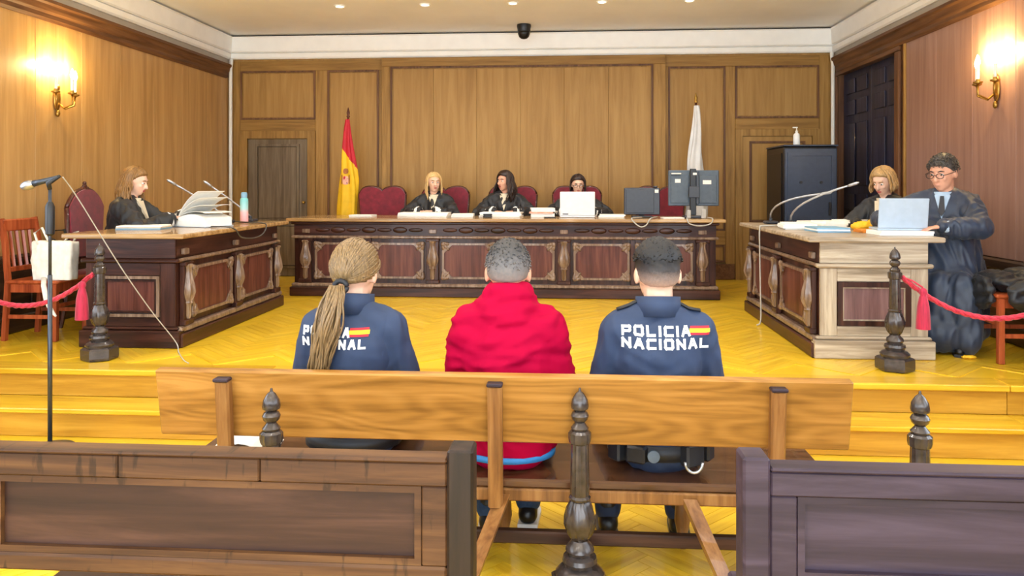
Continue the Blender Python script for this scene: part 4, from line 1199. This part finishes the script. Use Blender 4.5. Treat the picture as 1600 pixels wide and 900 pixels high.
# dark-haired judge
f = Fig(JS, .03, 1.0, yaw=-.62, pitch=-.05, hands={-1: (-.14, .33, .88), 1: (.10, .36, .88)}, elbow=(1.3, -.2, -.6))
f.curl = .5
o = person(f, 'dark-haired person in black robe looking sideways at the judges desk', (-.735, 9.19, jz), PI, 'skin', .009)
robed(f, o, seed=22, cuffs='lace_white', shirt='shirt_pale')
hb = hair_cap(f, .018, limit_default, .005, 5); strands(f, hb, ((-210, 20),), 95, .24, .012, .045, .022, -.01, 6, .018)
strands(f, hb, ((165, 185),), 10, .22, .011, .02, .015, -.01, 7)
part('hair', hb, 'hair_brunette', o, True); face(f, o, 'hair_brunette')
# judge behind the laptop
f = Fig(JS, .08, .95, yaw=.05, pitch=-.22, hands={-1: (-.17, .38, .88), 1: (.17, .38, .88)}, elbow=(1.4, -.2, -.6))
o = person(f, 'person in spectacles and black robe half hidden behind the white laptop', (.135, 9.19, jz), PI, 'skin_pale', .009)
robed(f, o, seed=23, cuffs='lace_white')
hb = hair_cap(f, .014, limit_default, .004, 6); strands(f, hb, ((-205, 15),), 70, .10, .011, .012, .006, -.012, 8)
part('hair', hb, 'hair_brunette', o, True); face(f, o, 'hair_brunette', glasses=True)
# prosecutor at the left desk
f = Fig(JS, .10, .98, yaw=.0, pitch=-.30, hands={-1: (-.10, .50, .92), 1: (.08, .46, .90)}, elbow=(1.0, -.4, -.8))
f.curl = .6
o = person(f, 'person with long auburn hair in black robe turning pages at left desk', (-3.80, 6.28, jz), -PI/2+.12, 'skin_pale', .009)
robed(f, o, seed=24, cuffs='lace_white')
hb = hair_cap(f, .015, limit_default, .004, 7); strands(f, hb, ((-182, 2),), 110, .26, .013, .05, .022, .0, 9, .015); strands(f, hb, ((-12, 6), (176, 190)), 10, .16, .011, .015, .012, 0, 10)
part('hair', hb, 'hair_auburn', o, True); face(f, o, 'hair_auburn')
# woman at the right desk
f = Fig(JS, .12, .98, yaw=.05, pitch=-.42, hands={-1: (-.12, .50, .86), 1: (.06, .44, .86)}, elbow=(1.2, -.3, -.7))
o = person(f, 'person with ash blonde bob in black robe reading papers at right desk', (2.80, 6.78, jz), PI/2+.62, 'skin_pale', .009)
robed(f, o, seed=25)
hb = hair_cap(f, .016, limit_default, .004, 8); strands(f, hb, ((-208, 18),), 90, .085, .012, .022, .006, .0, 11, .016, endtaper=.6)
strands(f, hb, ((170, 185),), 8, .08, .011, .012, .006, 0, 12)
part('hair', hb, 'hair_ash', o, True); face(f, o, 'hair_ash')
# lawyer in spectacles
f = Fig(JS+.03, .08, 1.03, yaw=-.38, pitch=-.26, hk=1.08, bulk=1.0, shw=.158, hands={-1: (-.03, .446, .895), 1: (.24, .34, .90)}, elbow=(1.5, -.1, -.5))
f.curl = .35
o = person(f, 'person in spectacles, wide dark robe and tie, hand on the grey laptop', (2.84, 6.00, jz), 2.62, 'skin', .008)
robed(f, o, 'robe_blue', seed=26, inf=.028, shirt='shirt_blue', column=True, sl=.058, cuffs='shirt_blue')
tm = MB().prism([(-.012, .0), (.012, .0), (.022, -.12), (0, -.16), (-.022, -.12)], .016, .026); tm.xf(Matrix.Translation(f.nb+Vector((0, .083, -.01))) @ Matrix.Rotation(math.radians(24), 4, 'X'))
part('tie', tm, 'tie_dark', o)
part('hair', short_strands(f, hair_cap(f, .005, lambda y: limit_default(y)-.22, .004, 14, .012, 64, 44, .3), 420, -.02, .045, .019, (-.5, .35, -.15), 14, .0032, .9), 'hair_lawyer', o, True); face(f, o, 'hair_dark', 'crest_pink', True, .5); shoes(f, o, 'shoe_black')
# ================================================================== SMALLER THINGS
# ---- candle wall lights
def sconce(label, x, y, s):
    t = thing('wall_sconce', label, 'wall light', (x, y, 2.31), 0, 'brass candle wall lights')
    part('backplate', MB().ell((s*.012, 0, .0), (.014, .045, .11), None, 12, 8).ell((s*.02, 0, -.13), (.016, .022, .03), None, 10, 6).ell((s*.02, 0, .10), (.014, .028, .026), None, 10, 6), 'brass', t, True)
    for (dy, dx) in ((-.13, .09), (.13, .09), (0, .15)):
        a = part('arm', MB().tube([(s*.02, 0, -.04), (s*dx*.5, dy*.45, -.085), (s*dx, dy*.9, -.05), (s*dx, dy, .03)], .008, 8), 'brass', t, True)
        part('drip_cup', MB().lathe([(.008, .028), (.034, .04), (.036, .05), (.016, .052), (.014, .07)], (s*dx, dy, 0), 14), 'brass', a, 40)
        part('candle', MB().lathe([(.011, .07), (.012, .08), (.012, .17), (.008, .172)], (s*dx, dy, 0), 12), 'pipe_white', a, 40)
        part('bulb', MB().lathe([(.007, .172), (.016, .19), (.018, .21), (.012, .24), (.003, .262)], (s*dx, dy, 0), 12), 'bulb_glow', a, True)
        ld = bpy.data.lights.new('sconce_lamp', 'POINT'); ld.energy = SCONCE_W; ld.color = (1, .74, .34); ld.shadow_soft_size = .02
        lo = bpy.data.objects.new('sconce_lamp', ld); COL.objects.link(lo); lo.parent = a; lo.location = (s*dx, dy, .285)
SCONCE_W = 8
sconce('brass candle wall light on the left golden wall', XL+.0145, 6.42, 1)
sconce('brass candle wall light on the right wall', XR-.0145, 6.24, -1)

# ---- dome camera on the ceiling
t = thing('dome_camera', 'black dome security camera hanging from ceiling above centre panel', 'camera', (-.52, 9.42, ZC-.001))
part('mount', MB().lathe([(.06, 0), (.085, -.002), (.088, -.02), (.08, -.06), (.078, -.09), (.02, -.09)], n=20), 'black_plastic', t, 40)
part('dome', MB().lathe([(.078, -.0905), (.074, -.12), (.06, -.155), (.035, -.175), (.005, -.182)], n=20), 'rack_side', t, True)

# ---- flags on floor poles
def pleated(path_z, rad, n=40, amp=.22, lobes=5, c=(0, 0), seed=0, flat=.6):
    vs = []; fs = []
    for i, z in enumerate(path_z):
        r = rad(z)
        for k in range(n):
            a = 2*PI*k/n; q = r*(1+amp*math.sin(lobes*a+1.3*math.sin(z*5+seed)))
            vs.append((c[0]+q*math.cos(a)+.012*math.sin(z*6+seed), c[1]+q*flat*math.sin(a), z))
    for i in range(len(path_z)-1):
        for k in range(n): fs.append((i*n+k, i*n+(k+1) % n, (i+1)*n+(k+1) % n, (i+1)*n+k))
    fs.append(list(range(n))); fs.append([(len(path_z)-1)*n+k for k in range(n)])
    return vs, fs
def flag(name, label, loc, top, white):
    t = thing(name, label, 'flag', loc)
    part('base', MB().lathe([(.16, 0), (.16, .02), (.12, .04), (.05, .06), (.025, .1)], n=24), 'brass', t, 40)
    part('pole', MB().tube([(0, 0, .06), (0, 0, top-.12)], .014, 10), 'chair_frame', t, True)
    part('finial', MB().lathe([(.012, top-.13), (.024, top-.12), (.014, top-.105), (.022, top-.07), (.012, top-.03), (.002, top)], n=10), 'brass' if white else 'chair_frame', t, True)
    z0, z1 = .45, top-(.16 if white else .15)
    zs = [z0+(z1-z0)*i/110 for i in range(111)]
    if white: rad = lambda z: .028+.115*max(0, (z1-z)/(z1-z0))**.85
    else: rad = lambda z: .022+.082*max(0, min(1, (z1-z)/(z1-z0)*2.0))**.9+.012*((z1-z)/(z1-z0))
    vs, fs = pleated(zs, rad, 48, .20, 5, (0, -.01), 2 if white else 0)
    mb = MB(); mb.v = vs
    for f_ in fs:
        cz = sum(vs[i][2] for i in f_)/len(f_); cx = sum(vs[i][0] for i in f_)/len(f_)
        if white: mi = 0
        else:
            bnd = z1-.46-cx*1.4
            mi = 0 if cz > bnd else (1 if cz > bnd-1.12 else 0)
        mb.f.append(f_); mb.m.append(mi)
    cl = part('cloth', mb, ['flag_white', 'flag_pale_blue'] if white else ['flag_red', 'flag_yellow'], t, True)
    if not white:
        me = cl.data; bv = BVHTree.FromPolygons([v.co for v in me.vertices], [p.vertices for p in me.polygons])
        def patch(nm, cx, cz, w, h, mat, n=12, pw=2.0):
            m_ = MB(); vs_ = []; 
            for k in range(n):
                a = 2*PI*k/n
                x = cx+w*math.copysign(abs(math.cos(a))**(2/pw), math.cos(a)); zz = cz+h*math.copysign(abs(math.sin(a))**(2/pw), math.sin(a))
                hit = bv.ray_cast(Vector((x, -1, zz)), Vector((0, 1, 0))); vs_.append((x, (hit[0].y if hit[0] else -.08)-.005, zz))
            hit = bv.ray_cast(Vector((cx, -1, cz)), Vector((0, 1, 0))); vs_.append((cx, (hit[0].y if hit[0] else -.08)-.007, cz))
            m_.add(vs_, [(k, (k+1) % n, n) for k in range(n)]); part(nm, m_, mat, cl)
        zc = 1.31
        patch('crest_shield', -.012, zc-.06, .036, .055, 'crest_pink', 12, 3.5); patch('crest_crown', -.012, zc+.055, .034, .035, 'crest_brown', 12, 2.5)
        patch('crest_quarter', -.026, zc-.03, .014, .02, 'flag_red', 10, 4); patch('crest_quarter', .006, zc-.085, .013, .02, 'crest_purple', 10, 4)
        patch('crest_column', -.058, zc-.05, .009, .06, 'crest_brown', 10, 4); patch('crest_column', .034, zc-.05, .009, .06, 'crest_brown', 10, 4)
    return t
flag('national_flag', 'red and yellow flag with crest draped on pole left of judges', (-2.74, 9.50, P+.006), 2.17, False)
flag('white_flag', 'white flag draped on pole behind the dark monitors', (1.575, 9.50, P+.006), 2.32, True)

# ---- equipment rack
t = thing('rack_cabinet', 'tall black equipment cabinet in the right far corner', 'cabinet', (2.715, 8.76, P+.006))
part('body', MB().box(-.295, .295, .02, .74, .05, 1.62, .012), 'rack_side', t)
part('side_panel', MB().box(-.305, -.2955, .08, .68, .12, 1.55, .004), 'rack_side', t)
d = part('front_door', MB().box(-.285, .285, 0, .0195, .07, 1.60, .008), 'rack_metal', t)
part('door_frame', MB().frame(-.255, .255, .12, 1.55, .035, -.012, -.0005), 'rack_metal', d)
part('door_handle', MB().box(.19, .215, -.022, -.0005, .85, 1.0, .004), 'black_plastic', d)
for x in (-.11, .11): part('lock', MB().lathe([(.004, -.012), (.016, -.012), (.016, 0)], n=10).xf(Matrix.Translation((x, -.0005, 1.22)) @ Matrix.Rotation(-PI/2, 4, 'X')), 'black_plastic', d)
part('top_cap', MB().box(-.30, .30, -.005, .745, 1.6205, 1.64, .006), 'rack_metal', t)
for x in (-.25, .25):
    for yy in (.07, .69): part('foot', MB().lathe([(.03, 0), (.03, .012), (.015, .02), (.015, .05)], (x, yy, 0), 10), 'black_plastic', t)
t = thing('sanitiser_bottle', 'white pump bottle standing on top of the black cabinet', 'bottle', (2.60, 8.90, P+.006+1.64))
part('bottle_body', MB().lathe([(.034, 0), (.037, .005), (.037, .11), (.03, .13), (.014, .14), (.014, .15)], n=16), 'laptop_white', t, 40)
part('pump', MB().lathe([(.016, .1505), (.016, .165), (.006, .168), (.006, .195)], n=10).box(-.045, .012, -.008, .008, .195, .21, .004), 'pipe_white', t)

# ---- things on the judges' desk
def sheets(name, label, cat, x, y, z, w, d, n, h, rz=0, mat='paper', group=None, jit=.012):
    """a pile of papers: n slabs a little out of line"""
    t = thing(name, label, cat, (x, y, z), rz, group); rr = random.Random(int(x*1000+y*77)); zz = 0
    for k in range(n):
        hh = h/n
        mb = MB().box(-w/2, w/2, -d/2, d/2, zz+.0003, zz+hh-.0003); mb.xf(Matrix.Translation((rr.uniform(-jit, jit), rr.uniform(-jit, jit), 0)) @ Matrix.Rotation(rr.uniform(-.08, .08), 4, 'Z'))
        part('sheet_bundle', mb, mat if isinstance(mat, str) else mat[k % len(mat)], t); zz += hh
    return t
TZ = T+.001
sheets('document_folder', 'thin white folder lying on the judges desk near the striped flag', 'folder', -2.28, 8.50, TZ, .26, .2, 2, .022)
sheets('paper_stack', 'papers spread before the blonde judge', 'papers', -1.60, 8.64, TZ, .56, .30, 3, .045)
sheets('paper_stack', 'papers between the blonde and the dark-haired judge', 'papers', -1.16, 8.55, TZ, .24, .30, 2, .035, .1)
sheets('paper_stack', 'papers spread before the dark-haired judge', 'papers', -.735, 8.64, TZ, .46, .28, 3, .05, -.05)
sheets('paper_stack', 'thick bundle of files left of the white laptop', 'papers', -.27, 8.60, TZ, .26, .26, 5, .10, .05, ['paper', 'paper', 'crest_pink', 'paper'])
sheets('paper_stack', 'low white paper pile right of the white laptop', 'papers', .50, 8.60, TZ, .28, .26, 2, .03)
sheets('paper_stack', 'flat papers under the cables by the tall monitor', 'papers', 1.12, 8.30, TZ, .22, .18, 1, .012)
solo('stapler', MB().box(-.05, .05, -.016, .016, 0, .018, .005).box(-.048, .05, -.014, .014, .02, .042, .006), 'black_plastic', 'small black stapler before the dark-haired judge', 'stapler', (-.86, 8.36, TZ), .3)
solo('phone', MB().box(-.06, .06, -.035, .035, 0, .012, .004), 'black_plastic', 'black phone lying left of the white laptop', 'phone', (-.18, 8.30, TZ), .2)
t = thing('laptop', 'open white laptop seen from the back on judges desk', 'laptop', (.12, 8.42, TZ))
part('laptop_base', MB().box(-.19, .19, 0, .25, .002, .02, .005), 'laptop_white', t)
part('laptop_lid', MB().box(-.19, .19, -.006, .006, 0, .262, .006).xf(Matrix.Translation((0, -.004, .022)) @ Matrix.Rotation(math.radians(8), 4, 'X')), 'laptop_white', t)
part('maker_mark', MB().box(-.16, -.10, -.0012, 0, .012, .022).xf(Matrix.Translation((0, -.0115, .022)) @ Matrix.Rotation(math.radians(8), 4, 'X')), 'gunmetal', t)
t = thing('low_monitor', 'low dark monitor with white sticker standing on judges desk', 'monitor', (.825, 8.50, TZ))
part('casing', MB().box(-.195, .195, -.018, .018, .03, .325, .008), 'monitor_dark', t)
part('back_panel', MB().box(-.175, .13, -.026, -.0185, .05, .305, .006), 'monitor_dark', t)
part('stand', MB().box(-.03, .03, .0185, .05, .02, .16, .004).box(-.11, .11, -.07, .10, 0, .0195, .006), 'black_plastic', t)
part('sticker', MB().box(.138, .178, -.0195, -.0182, .27, .305), 'paper', t)
part('webcam', MB().box(.12, .17, -.02, .02, .3255, .345, .006), 'black_plastic', t)
t = thing('tall_monitor', 'grey monitor seen from the back on its stand at desk end', 'monitor', (1.37, 8.42, TZ), 0)
part('casing', MB().box(-.27, .27, -.012, .02, .13, .515, .008), 'monitor_grey', t)
part('back_panel', MB().box(-.245, -.055, -.022, -.0125, .16, .46, .006), 'paper_blue' if False else 'monitor_grey', t)
part('back_panel', MB().box(.055, .245, -.022, -.0125, .16, .46, .006), 'monitor_grey', t)
part('column', MB().box(-.045, .02, -.06, -.0225, .03, .53, .006), 'black_plastic', t)
part('bracket', MB().box(-.06, .05, -.075, -.0605, .22, .34, .004).box(.021, .05, -.055, -.0225, .15, .50, .004), 'monitor_dark', t)
for (x, zz, w, h) in ((-.17, .40, .03, .02), (.14, .385, .045, .022), (.005, .475, .02, .012), (-.19, .478, .05, .006)):
    part('sticker', MB().box(x-w, x+w, -.0235 if abs(x) > .1 and zz < .47 else -.0615, (-.0221 if abs(x) > .1 and zz < .47 else -.0123), zz-h, zz+h), 'paper', t)
part('stand_foot', MB().box(-.11, .10, -.11, .09, 0, .025, .008), 'monitor_dark', t)
part('cable_box', MB().box(-.09, -.05, -.15, -.115, .0, .09, .006), 'cable_grey', t); part('cable_box', MB().box(.06, .11, -.15, -.115, 0, .10, .006), 'cable_grey', t)
def cable(label, pts, r, mat, sub=5):
    P_ = [Vector(p) for p in pts]; out = []
    for i in range(len(P_)-1):
        p0, p1, p2, p3 = P_[max(i-1, 0)], P_[i], P_[i+1], P_[min(i+2, len(P_)-1)]
        for j in range(sub):
            u = j/sub; out.append(.5*((2*p1)+(p2-p0)*u+(2*p0-5*p1+4*p2-p3)*u*u+(3*p1-p0-3*p2+p3)*u**3))
    out.append(P_[-1])
    return solo('cable', MB().tube(out, r, 6), mat, label, 'cable', smooth=True)
cable('pale cable looping over desk edge below the low monitor', [(.98, 8.40, T+.012), (.90, 8.10, T+.015), (.86, 8.015, T+.002), (.82, 8.005, T-.06), (.76, 8.005, T-.075), (.70, 8.01, T-.03), (.68, 8.06, T+.012), (.80, 8.25, T+.012)], .007, 'cable_grey')
cable('pale cable hanging in a loop below the tall monitor', [(1.26, 8.15, T+.012), (1.24, 8.02, T+.008), (1.26, 8.005, T-.04), (1.36, 8.005, T-.065), (1.47, 8.005, T-.045), (1.50, 8.02, T+.008), (1.48, 8.2, T+.012)], .007, 'cable_grey')

# ---- gooseneck microphones
def gooseneck(label, base, mid, tip, rz=0):
    b = Vector(base); t = thing('desk_microphone', label, 'microphone', base, 0, 'gooseneck desk microphones')
    part('microphone_base', MB().box(-.055, .055, -.07, .07, 0, .028, .01).lathe([(.016, .028), (.016, .05), (.008, .055)], n=10), 'monitor_dark', t)
    m, e = Vector(mid)-b, Vector(tip)-b; st_ = Vector((0, 0, .05))
    pts = [st_+Vector((0, 0, .0))]
    for k in range(1, 9):
        u = k/8; pts.append((1-u)**2*st_+2*u*(1-u)*m+u*u*e)
    part('gooseneck', MB().tube(pts, .0085, 8), 'steel', t, True)
    d_ = (pts[-1]-pts[-2]).normalized()
    part('capsule', MB().tube([pts[-1]-d_*.01, pts[-1]+d_*.01, pts[-1]+d_*.07, pts[-1]+d_*.085], [.008, .0125, .0125, .006], 10), 'steel', t, True)
gooseneck('gooseneck microphone on left desk leaning over the open file', (-3.17, 6.98, TZ), (-3.28, 6.90, 1.37), (-3.50, 6.66, 1.56))
gooseneck('gooseneck microphone on left desk beside the pink and teal bottle', (-3.07, 7.28, TZ), (-3.16, 7.22, 1.36), (-3.36, 7.06, 1.545))
gooseneck('bent gooseneck microphone at far end of the pale desk', (1.86, 7.16, TZ), (1.82, 7.13, 1.42), (2.22, 6.86, 1.48))
gooseneck('longer gooseneck microphone pointing at the woman at right desk', (1.93, 6.78, TZ), (1.91, 6.76, 1.40), (2.29, 6.42, 1.55))
cable('dark cable on left desk running over its edge', [(-3.15, 7.06, T+.012), (-2.92, 6.9, T+.010), (-2.76, 6.85, T+.006), (-2.735, 6.84, T-.03), (-2.735, 6.75, T-.09), (-2.735, 6.55, T-.11), (-2.735, 6.3, T-.085), (-2.735, 6.2, T-.02), (-2.78, 6.15, T+.008), (-2.95, 6.2, T+.01)], .006, 'cable_dark')
cable('pale cable hanging down the carved face of the right desk', [(1.90, 6.68, T+.01), (1.66, 6.64, T+.009), (1.632, 6.63, T-.02), (1.63, 6.62, T-.2), (1.632, 6.61, .7), (1.633, 6.6, .42), (1.60, 6.6, P+.014)], .006, 'cable_grey')

# ---- left desk
t = thing('water_bottle', 'pink and teal drinking bottle at far end of left desk', 'bottle', (-3.02, 7.02, TZ))
part('bottle_body', MB().lathe([(.032, 0), (.038, .006), (.038, .20), (.034, .225), (.026, .235)], n=20), 'bottle_dip', t, 40)
part('bottle_cap', MB().lathe([(.028, .2355), (.029, .27), (.024, .285), (.008, .288)], n=16), 'paper_blue', t, 40)
def arc_pages(name, x, y, label, rz, w=.30, d=.30, th=.05, rise=.16, lean=.6):
    t = thing(name, label, 'file', (x, y, TZ), rz)
    part('cover', MB().box(-w-.01, w+.01, -d/2-.01, d/2+.01, 0, .008, .002), 'laptop_blue', t)
    part('page_block', MB().box(-w, -.005, -d/2, d/2, .0085, .0085+th*.6, .004), 'paper', t)
    n = 12; prof = [(-.005+w*k/n, .0085+th+.03*math.sin(PI*k/n)) for k in range(n+1)]
    part('page_block', MB().prism([(-.005, .0085)]+[(w, .0085)]+prof[::-1], -d/2, d/2), 'paper', t)
    for q in range(4):
        a = lean+q*.22; pr = []
        for k in range(n+1):
            u = k/n; aa = a-u*.75; pr.append((.0+w*u*math.cos(a-.35*u), .02+th+q*.002+w*u*math.sin(a-.35*u)))
        lo = [(p[0]+.0015, p[1]-.002) for p in pr]
        part('lifted_page', MB().prism(pr+lo[::-1], -d/2, d/2), 'paper', t)
    return t
arc_pages('open_file', -3.22, 6.42, 'thick open file with pages lifted by the auburn-haired person', -.35, .30, .30, .07, .16, .45)
sheets('paper_stack', 'flat folder and sheets at near end of left desk', 'papers', -3.40, 6.00, TZ, .34, .28, 3, .03, .2, ['paper_blue', 'shirt_pale', 'paper'])

# ---- right desk
sheets('paper_stack', 'spread white papers at far end of the pale desk', 'papers', 2.28, 7.08, TZ, .30, .34, 3, .03, .2)
sheets('paper_stack', 'open papers under the hands of the ash blonde person', 'papers', 2.43, 6.74, TZ, .26, .20, 4, .06, .3)
sheets('paper_stack', 'loose white papers along the carved face of the pale desk', 'papers', 1.87, 6.40, TZ, .24, .40, 4, .045, -.1)
sheets('paper_stack', 'tilted white bundle of papers beside the yellow bag', 'papers', 2.15, 6.47, TZ, .20, .26, 4, .06, .1)
sheets('document_folder', 'pale blue folder on right desk', 'folder', 1.98, 5.99, TZ, .24, .30, 3, .035, .05, ['paper_blue', 'paper', 'paper_blue'])
sheets('document_folder', 'orange folder beside the grey laptop', 'folder', 2.29, 5.93, TZ, .20, .20, 2, .022, .0, ['paper_orange'])
yb = MB(); yb.ell((0, 0, .035), (.12, .09, .035)).ell((.07, .03, .04), (.08, .07, .04)).ell((-.06, -.02, .03), (.08, .06, .03))
yo = link('yellow_bag', remeshed(yb, 'yellow_bag', 'paper_yellow', .01, 2), None, (2.36, 6.20, TZ)); folds(yo.data, .012, (22, 22, 22), 4)
for v in yo.data.vertices: v.co.z = max(v.co.z, 0)
tag(yo, 'crumpled yellow plastic bag lying on right desk', 'bag')
solo('tape_roll', MB().lathe([(.018, 0), (.032, 0), (.032, .02), (.018, .02), (.018, 0)], n=18), 'black_plastic', 'small black roll on the orange folder', 'roll', (2.30, 5.90, TZ+.0225), smooth=40)
sheets('paper_stack', 'low paper pile carrying the grey laptop', 'papers', 2.37, 5.66, TZ, .36, .26, 2, .03, 0, 'paper', jit=.004)
t = thing('laptop', 'open pale grey laptop standing at the corner of the right desk', 'laptop', (2.375, 5.625, TZ+.0305), -.10)
part('laptop_base', MB().box(-.165, .165, 0, .22, .0, .016, .004), 'laptop_blue', t)
part('laptop_lid', MB().box(-.165, .165, -.005, .005, 0, .215, .005).xf(Matrix.Translation((0, -.004, .017)) @ Matrix.Rotation(math.radians(10), 4, 'X')), 'laptop_blue', t)

# ---- microphone stand on the lower floor
t = thing('microphone_stand', 'tall black microphone stand with silver head left of the bench', 'microphone', (-3.02, 4.30, .006))
part('round_base', MB().lathe([(.13, 0), (.13, .012), (.05, .024), (.018, .04)], n=28), 'gunmetal', t, 40)
part('lower_tube', MB().tube([(0, 0, .03), (0, 0, 1.02)], .0125, 10), 'gunmetal', t, True)
part('upper_tube', MB().tube([(0, 0, 1.0), (.0, 0, 1.53)], .009, 10), 'gunmetal', t, True)
part('clutch', MB().lathe([(.012, .0), (.024, .01), (.026, .06), (.026, .17), (.018, .19), (.012, .2)], (0, 0, 1.25), 12), 'black_plastic', t, 40)
part('clip', MB().tube([(0, 0, 1.52), (-.01, 0, 1.56), (.06, 0, 1.60)], [.012, .018, .010], 8), 'black_plastic', t, True)
m = part('microphone', MB().tube([(.05, 0, 1.594), (-.06, 0, 1.565), (-.10, 0, 1.556)], [.011, .017, .02], 12), 'gunmetal', t, True)
part('microphone_head', MB().ell((-.135, 0, 1.546), (.048, .03, .028), Matrix.Rotation(math.radians(-14), 3, 'Y'), 14, 10), 'steel', m, True)
cable('thin grey cable slanting from microphone stand down to left desk foot', [(-2.955, 4.32, 1.60), (-2.98, 4.50, 1.47), (-2.93, 4.85, 1.03), (-2.88, 5.15, .68), (-2.80, 5.33, .43), (-2.74, 5.26, P+.012), (-2.58, 5.02, P+.012), (-2.50, 4.93, P+.012)], .0035, 'cable_grey', 8)

# ---- red barrier ropes and tassels
def rope(label, a, b, sag, tassel_at):
    a, b = Vector(a), Vector(b); t = thing('barrier_rope', label, 'rope', a, 0, 'red barrier ropes')
    N_ = 70
    def c(u): return (b-a)*u+Vector((0, 0, -sag*4*u*(1-u)))
    for s_ in range(3):
        pts = []
        for k in range(N_+1):
            u = k/N_; an = u*46+s_*2*PI/3
            pts.append(c(u)+Vector((0, math.cos(an)*.009, math.sin(an)*.009)))
        part('strand', MB().tube(pts, .0105, 6), 'rope_red', t, True)
    q = Vector(tassel_at)-a
    part('tassel_cord', MB().tube([Vector((0, 0, 0)), q*.5+Vector((0, 0, .01)), q], .006, 6), 'rope_red', t, True)
    part('tassel', MB().lathe([(.008, 0), (.022, -.012), (.026, -.03), (.018, -.048), (.024, -.06), (.036, -.12), (.042, -.21), (.044, -.262), (.02, -.266)], tuple(q), 20, mod=lambda a_, z_: 1+.07*math.sin(10*a_)), 'tassel_red', t, 50)
    return t
rope('red twisted rope with tassel between left wall and left rope post', (-3.235, 5.05, .945), (XL+.06, 5.15, 1.0), .26, (-3.29, 5.01, .90))
rope('pinkish red twisted rope with tassel running to the right wall', (2.16, 5.12, .96), (XR-.06, 5.05, .99), .27, (2.265, 5.06, .90))
for (x, y, z_, s) in ((XL+.03, 5.15, 1.0, 1), (XR-.03, 5.05, .99, -1)):
    solo('rope_hook', MB().box(-.03, .03, -.03, .03, -.04, .04, .008).tube([(0, 0, 0), (s*.03, 0, -.01)], .009, 8), 'brass', 'brass hook holding the rope on the %s wall' % ('left' if s > 0 else 'right'), 'hook', (x+s*.001, y, z_))

# ---- bags and coats
t = thing('tote_bag', 'white canvas tote bag on the slat-backed wooden chair', 'bag', (-3.92, 5.64, P+.006+.4625))
tb = MB().prism([(-.15, 0), (.15, 0), (.165, .29), (-.165, .30)], -.05, .05)
me = remeshed(tb, 'bag_body', 'canvas_white', .012, 2); folds(me, .010, (14, 14, 6), 3); 
for v in me.vertices: v.co.z = max(v.co.z, 0)
link('bag_body', me, t)
for (y_, pts) in ((-.05, [(-.10, .27), (-.13, .36), (-.07, .40), (-.02, .30)]), (.05, [(.02, .27), (.10, .35), (.15, .37), (.11, .27)])):
    part('handle', MB().tube([(p[0], y_, p[1]) for p in pts], .013, 6, .4), 'canvas_white', t, True)
part('loose_strap', MB().tube([(-.05, -.056, .02), (.0, -.13, -.03), (.05, -.17, -.14), (.11, -.19, -.22), (.14, -.19, -.25)], [.02, .02, .019, .017, .008], 6, .35), 'canvas_white', t, True)
hb = MB(); hb.ell((0, 0, .12), (.14, .08, .14)); hb.ell((-.06, .0, .22), (.08, .06, .08)); me = remeshed(hb, 'bag_body', 'leather_black', .012, 2); folds(me, .014, (12, 12, 12), 6)
for v in me.vertices: v.co.z = max(v.co.z, 0)
t = thing('black_bag', 'black leather bag behind the white tote on the wooden chair', 'bag', (-4.04, 5.84, P+.006+.4625)); link('bag_body', me, t)
part('handle', MB().tube([(-.1, 0, .2), (-.06, 0, .36), (.06, 0, .37), (.1, 0, .2)], .012, 6), 'leather_black', t, True)
cb = MB()
for (x, y, zz, rx, ry, rz_) in ((0, 0, .04, .20, .21, .05), (-.10, .05, .06, .13, .16, .05), (.12, -.08, .07, .14, .14, .055), (-.235, -.02, -.02, .04, .17, .12), (.0, -.235, -.01, .17, .04, .12), (.1, .1, .08, .12, .12, .05)):
    cb.ell((x, y, zz), (rx, ry, rz_))
me = remeshed(cb, 'coat_heap', 'robe_black', .013, 3); folds(me, .026, (5, 11, 13), 9); folds(me, .006, (14, 24, 26), 5)
co = tag(link('coat_heap', me, None, (3.06, 5.50, P+.006+.475)), 'heap of dark coats on the wooden chair by the right wall', 'coat')
sc = MB().ell((0, 0, .012), (.045, .022, .012)).ell((.035, .012, .009), (.03, .016, .009)); me = remeshed(sc, 'paper_scrap', 'paper_yellow', .004, 1); folds(me, .006, (40, 40, 40), 2)
for v in me.vertices: v.co.z = max(v.co.z, 0)
tag(link('paper_scrap', me, None, (2.74, 5.46, P+.0065)), 'crumpled yellow scrap on the floor beside the coat chair', 'scrap')
# ---- sheet of paper at the end of the bench
n = 10; pr = [(-.14+.28*k/n, .004+.05*math.sin(PI*k/n)**1.5) for k in range(n+1)]
solo('paper_sheet', MB().prism(pr+[(p[0], p[1]-.003) for p in pr[::-1]], -.10, .10), 'paper', 'bent white sheet lying on the left end of the bench', 'paper', (-1.40, 3.27, .4015), .1)
